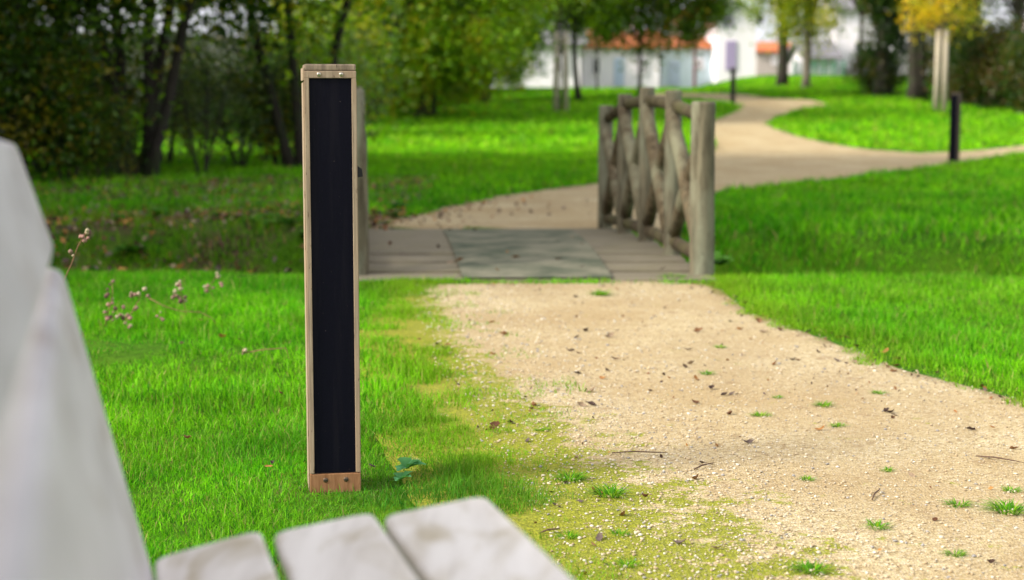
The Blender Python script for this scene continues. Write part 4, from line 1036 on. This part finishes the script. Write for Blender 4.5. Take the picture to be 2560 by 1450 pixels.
# low broadleaf weeds on the bank
def rosette(name, seed, n, L, cols, up=0.5):
    rs = np.random.default_rng(seed); V = []; Fq = []; cc = []
    for k in range(n):
        a = k * 2.4 + rs.uniform(-.4, .4); ln = L * rs.uniform(0.6, 1.15); el = up * rs.uniform(0.4, 1.3)
        d = np.array([math.cos(a), math.sin(a), 0]); s_ = np.array([-d[1], d[0], 0]); col = np.array(cols[rs.integers(len(cols))]) * rs.uniform(0.8, 1.2)
        b0 = len(V)
        for i in range(6):
            t = i / 5; w = ln * (0.06 + 0.34 * max(0, math.sin(PI * min(1, t * 0.97))) ** 1.2 * (0.75 + 0.4 * (i % 2)))
            c = d * ln * t * math.cos(el * (1 - 0.6 * t)) + np.array([0, 0, ln * (math.sin(el) * t - 0.35 * t * t)]) + np.array([0, 0, 0.012])
            V += [c - s_ * w + np.array([0, 0, w * 0.3]), c, c + s_ * w + np.array([0, 0, w * 0.3])]; cc += [col] * 3
            if i: p_ = b0 + (i - 1) * 3; q_ = p_ + 3; Fq += [(p_, p_ + 1, q_ + 1, q_), (p_ + 1, p_ + 2, q_ + 2, q_ + 1)]
    return np_mesh(name, np.array(V), np.array(Fq), np.array(cc))
WCOL = [(0.10, 0.33, 0.13), (0.16, 0.42, 0.2), (0.08, 0.26, 0.08)]
for i, (u, v, s, l) in enumerate([(1018, 1192, 0.085, 'broadleaf weed with blue-green leaves right of the bollard foot'), (1003, 1222, 0.05, 'smaller broadleaf weed below the blue-green one by the bollard')]):
    x, y = ground_at(u, v); o = link('broadleaf_weed', rosette('broadleaf_weed', 70 + i, 9, 1.0, WCOL, 0.9), M_grass); o.scale = (s * 0.6,) * 3; o.location = (x, y, 0.018); tag(o, l, 'weed')
wm = [rosette('broadleaf_weed_small', 80 + i, 8, 1.0, [(0.05, 0.16, 0.015), (0.08, 0.22, 0.02), (0.04, 0.12, 0.02)], 0.9) for i in range(3)]
for i in range(30):
    x = rl.uniform(-3.3, -0.9); y = rl.uniform(11.0, 14.5) if i < 38 else rl.uniform(8.7, 9.2)
    o = link('broadleaf_weed', wm[i % 3], M_grass); s = rl.uniform(0.08, 0.16); o.scale = (s, s, s); o.location = (x, y, float(hgt(x, y)) + 0.02); o.rotation_euler = (0, 0, rl.uniform(0, 6))
    tag(o, 'low leafy weed on the shaded ditch bank left of the bridge', 'weed', 'weeds on the ditch bank')
o = link('broadleaf_weed', wm[0], M_grass); x, y = ground_at(1800, 665); o.location = (x, y, 0.0); o.scale = (0.16,) * 3; tag(o, 'leafy weed at the outer side of the right bridge post', 'weed')

# dried flower stems
M_stem = plain('dry_stem', (0.22, 0.10, 0.05), 0.8)
def seedhead(parent, centres, r, seed, pal):
    rs = np.random.default_rng(seed); m_ = len(centres)
    V = ICO_V[None] * rs.uniform(0.75, 1.25, (m_, 12, 1)) * (1.3 * r * rs.uniform(0.6, 1.2, m_))[:, None, None] + np.array(centres)[:, None, :]
    Fc = (ICO_F[None] + (np.arange(m_) * 12)[:, None, None]).reshape(-1, 3)
    c = np.array(pal)[rs.integers(0, len(pal), m_)]
    link('seed_cluster', np_mesh('seed_cluster', V.reshape(-1, 3), Fc, np.repeat(c, 12, axis=0)), M_dead, parent)
def dried(label, pts_px, Y, heads_px, seed, r=0.006, pal=((0.46, 0.38, 0.25), (0.28, 0.18, 0.13), (0.14, 0.08, 0.065), (0.40, 0.22, 0.18))):
    P_ = [at(u, v, Y + dy) for (u, v, dy) in pts_px]; b = P_[0]
    root = empty('dried_weed', b); tag(root, label, 'dried weed')
    m = MB(); m.tube([Vector(p) - Vector(b) for p in P_], [0.0022 * (1 - 0.5 * i / len(P_)) for i in range(len(P_))], 6); m.build('stem', M_stem, root, True)
    rs = np.random.default_rng(seed)
    for (u, v, n, sp_) in heads_px:
        cs = []
        for _ in range(n):
            p = at(u + rs.normal(0, sp_), v + rs.normal(0, sp_), Y + rs.normal(0, 0.012)); cs.append([p[0] - b[0], p[1] - b[1], p[2] - b[2]])
        seedhead(root, cs, r, seed + int(u), pal)
dried('tall dried stem with pale round seed heads beside the bench back', [(120, 800, 0), (150, 720, 0), (178, 662, 0), (195, 615, 0), (215, 582, 0)], 5.2, [(222, 577, 5, 6), (205, 592, 2, 4), (184, 635, 2, 3), (212, 600, 2, 4)], 1)
dried('dried weed with dark brown seed clusters, leftmost on the sunlit grass edge', [(262, 815, 0), (272, 775, 0), (282, 735, 0), (280, 700, 0)], 6.6, [(282, 705, 2, 3), (272, 730, 4, 8), (280, 755, 4, 9), (270, 790, 5, 9), (300, 770, 3, 9)], 2, 0.007)
dried('dried weed bent over to the right with pinkish heads', [(310, 810, 0), (330, 780, 0), (352, 740, 0), (350, 735, 0)], 6.6, [(350, 738, 4, 6), (330, 737, 3, 5), (310, 790, 7, 10), (325, 800, 5, 12), (348, 770, 2, 4)], 3, 0.007)
dried('dried weed with upright cluster of grey seed heads in the middle of the grass edge', [(470, 800, 0), (460, 760, 0), (452, 730, 0), (447, 708, 0)], 7.0, [(447, 712, 4, 5), (440, 735, 5, 7), (455, 750, 6, 8), (435, 745, 3, 5)], 4, 0.0075)
dried('dried weed with pale heads nearest the bollard on the grass edge', [(540, 760, 0), (530, 740, 0), (525, 715, 0), (545, 685, 0)], 7.6, [(545, 688, 2, 3), (523, 718, 5, 6), (553, 712, 3, 4)], 5, 0.0085)
dried('long straw-coloured arching stem lying over the sunlit grass', [(372, 745, 0), (410, 765, 0), (450, 778, 0), (500, 780, 0), (530, 795, 0), (542, 810, 0)], 6.7, [(395, 778, 4, 12)], 6, 0.005)
dried('bent yellow dry stem on the grass left of the bollard', [(612, 882, 0), (660, 874, 0), (715, 870, 0), (722, 895, 0), (750, 915, 0)], 5.9, [(735, 905, 3, 6), (610, 882, 3, 5)], 7, 0.006)
# twigs on the gravel
M_twig = plain('twig_bark', (0.09, 0.05, 0.03), 0.9)
for i, (a, b, l) in enumerate([((1530, 1140), (1670, 1143), 'long straight reddish twig on the mossy side of the path'), ((1735, 1183), (1785, 1168), 'short dark twig in the middle of the gravel'), ((2440, 1148), (2560, 1168), 'thin twig at the right edge of the gravel'), ((1350, 1345), (1400, 1340), 'short twig in the grass beside the seat slat'), ((2180, 1260), (2200, 1235), 'tiny upright-looking twig in the lower right gravel')]):
    pa = Vector((*ground_at(*a), 0.008)); pb_ = Vector((*ground_at(*b), 0.012)); m = MB()
    m.tube([Vector((0, 0, 0)), (pb_ - pa) * 0.4 + Vector((0, 0.008, 0.002)), (pb_ - pa) * 0.75 + Vector((0, -0.005, 0.003)), pb_ - pa], [0.0016, 0.0022, 0.0018, 0.0008], 6)
    o = m.build('twig', M_twig, None, True); o.location = pa; tag(o, l, 'twig')

# ------------------------------------------------------------------ light, sky, camera
SUN_EL, SUN_AZ = 34.0, -110.0           # azimuth measured from +Y clockwise
w = bpy.data.worlds.new('World'); S.world = w; w.use_nodes = True
nt = w.node_tree; bg = nt.nodes['Background']; sky = nt.nodes.new('ShaderNodeTexSky'); sky.sky_type = 'NISHITA'
sky.sun_disc = False; sky.sun_elevation = R(SUN_EL); sky.sun_rotation = R(SUN_AZ); sky.dust_density = 6.0; sky.air_density = 1.0; sky.ozone_density = 1.0; sky.altitude = 0
hs = N(nt, 'ShaderNodeHueSaturation', Saturation=0.35); nt.links.new(sky.outputs[0], hs.inputs['Color'])
nt.links.new(mixc(nt, 0.6, hs.outputs[0], (8.2, 8.3, 9.0)), bg.inputs[0]); bg.inputs[1].default_value = 0.13    # thin white overcast over the blue
sl = bpy.data.lights.new('Sun', 'SUN'); sl.energy = 3.7; sl.angle = R(14); sl.color = (1.0, 0.94, 0.83)
so = bpy.data.objects.new('sun', sl); COL.objects.link(so)
az = R(SUN_AZ); el = R(SUN_EL)
dv = Vector((math.sin(az) * math.cos(el), math.cos(az) * math.cos(el), math.sin(el)))
so.rotation_euler = dv.to_track_quat('Z', 'Y').to_euler()
cam = bpy.data.cameras.new('Camera'); co_ = bpy.data.objects.new('camera', cam); COL.objects.link(co_); S.camera = co_
cam.lens = F / 2560 * 36; cam.sensor_width = 36; cam.clip_start = 0.02; cam.clip_end = 6000
co_.location = (0, 0, CH); co_.rotation_euler = (PI / 2 - PITCH, 0, 0)
cam.dof.use_dof = True; cam.dof.focus_distance = 4.0; cam.dof.aperture_fstop = 3.1
S.view_settings.view_transform = 'Standard'; S.view_settings.look = 'None'; S.view_settings.gamma = 1.0; S.view_settings.exposure = 0.58
S.render.engine = 'CYCLES'
S.cycles.use_denoising = True
S.cycles.max_bounces = 6; S.cycles.transmission_bounces = 4; S.cycles.diffuse_bounces = 3; S.cycles.glossy_bounces = 2
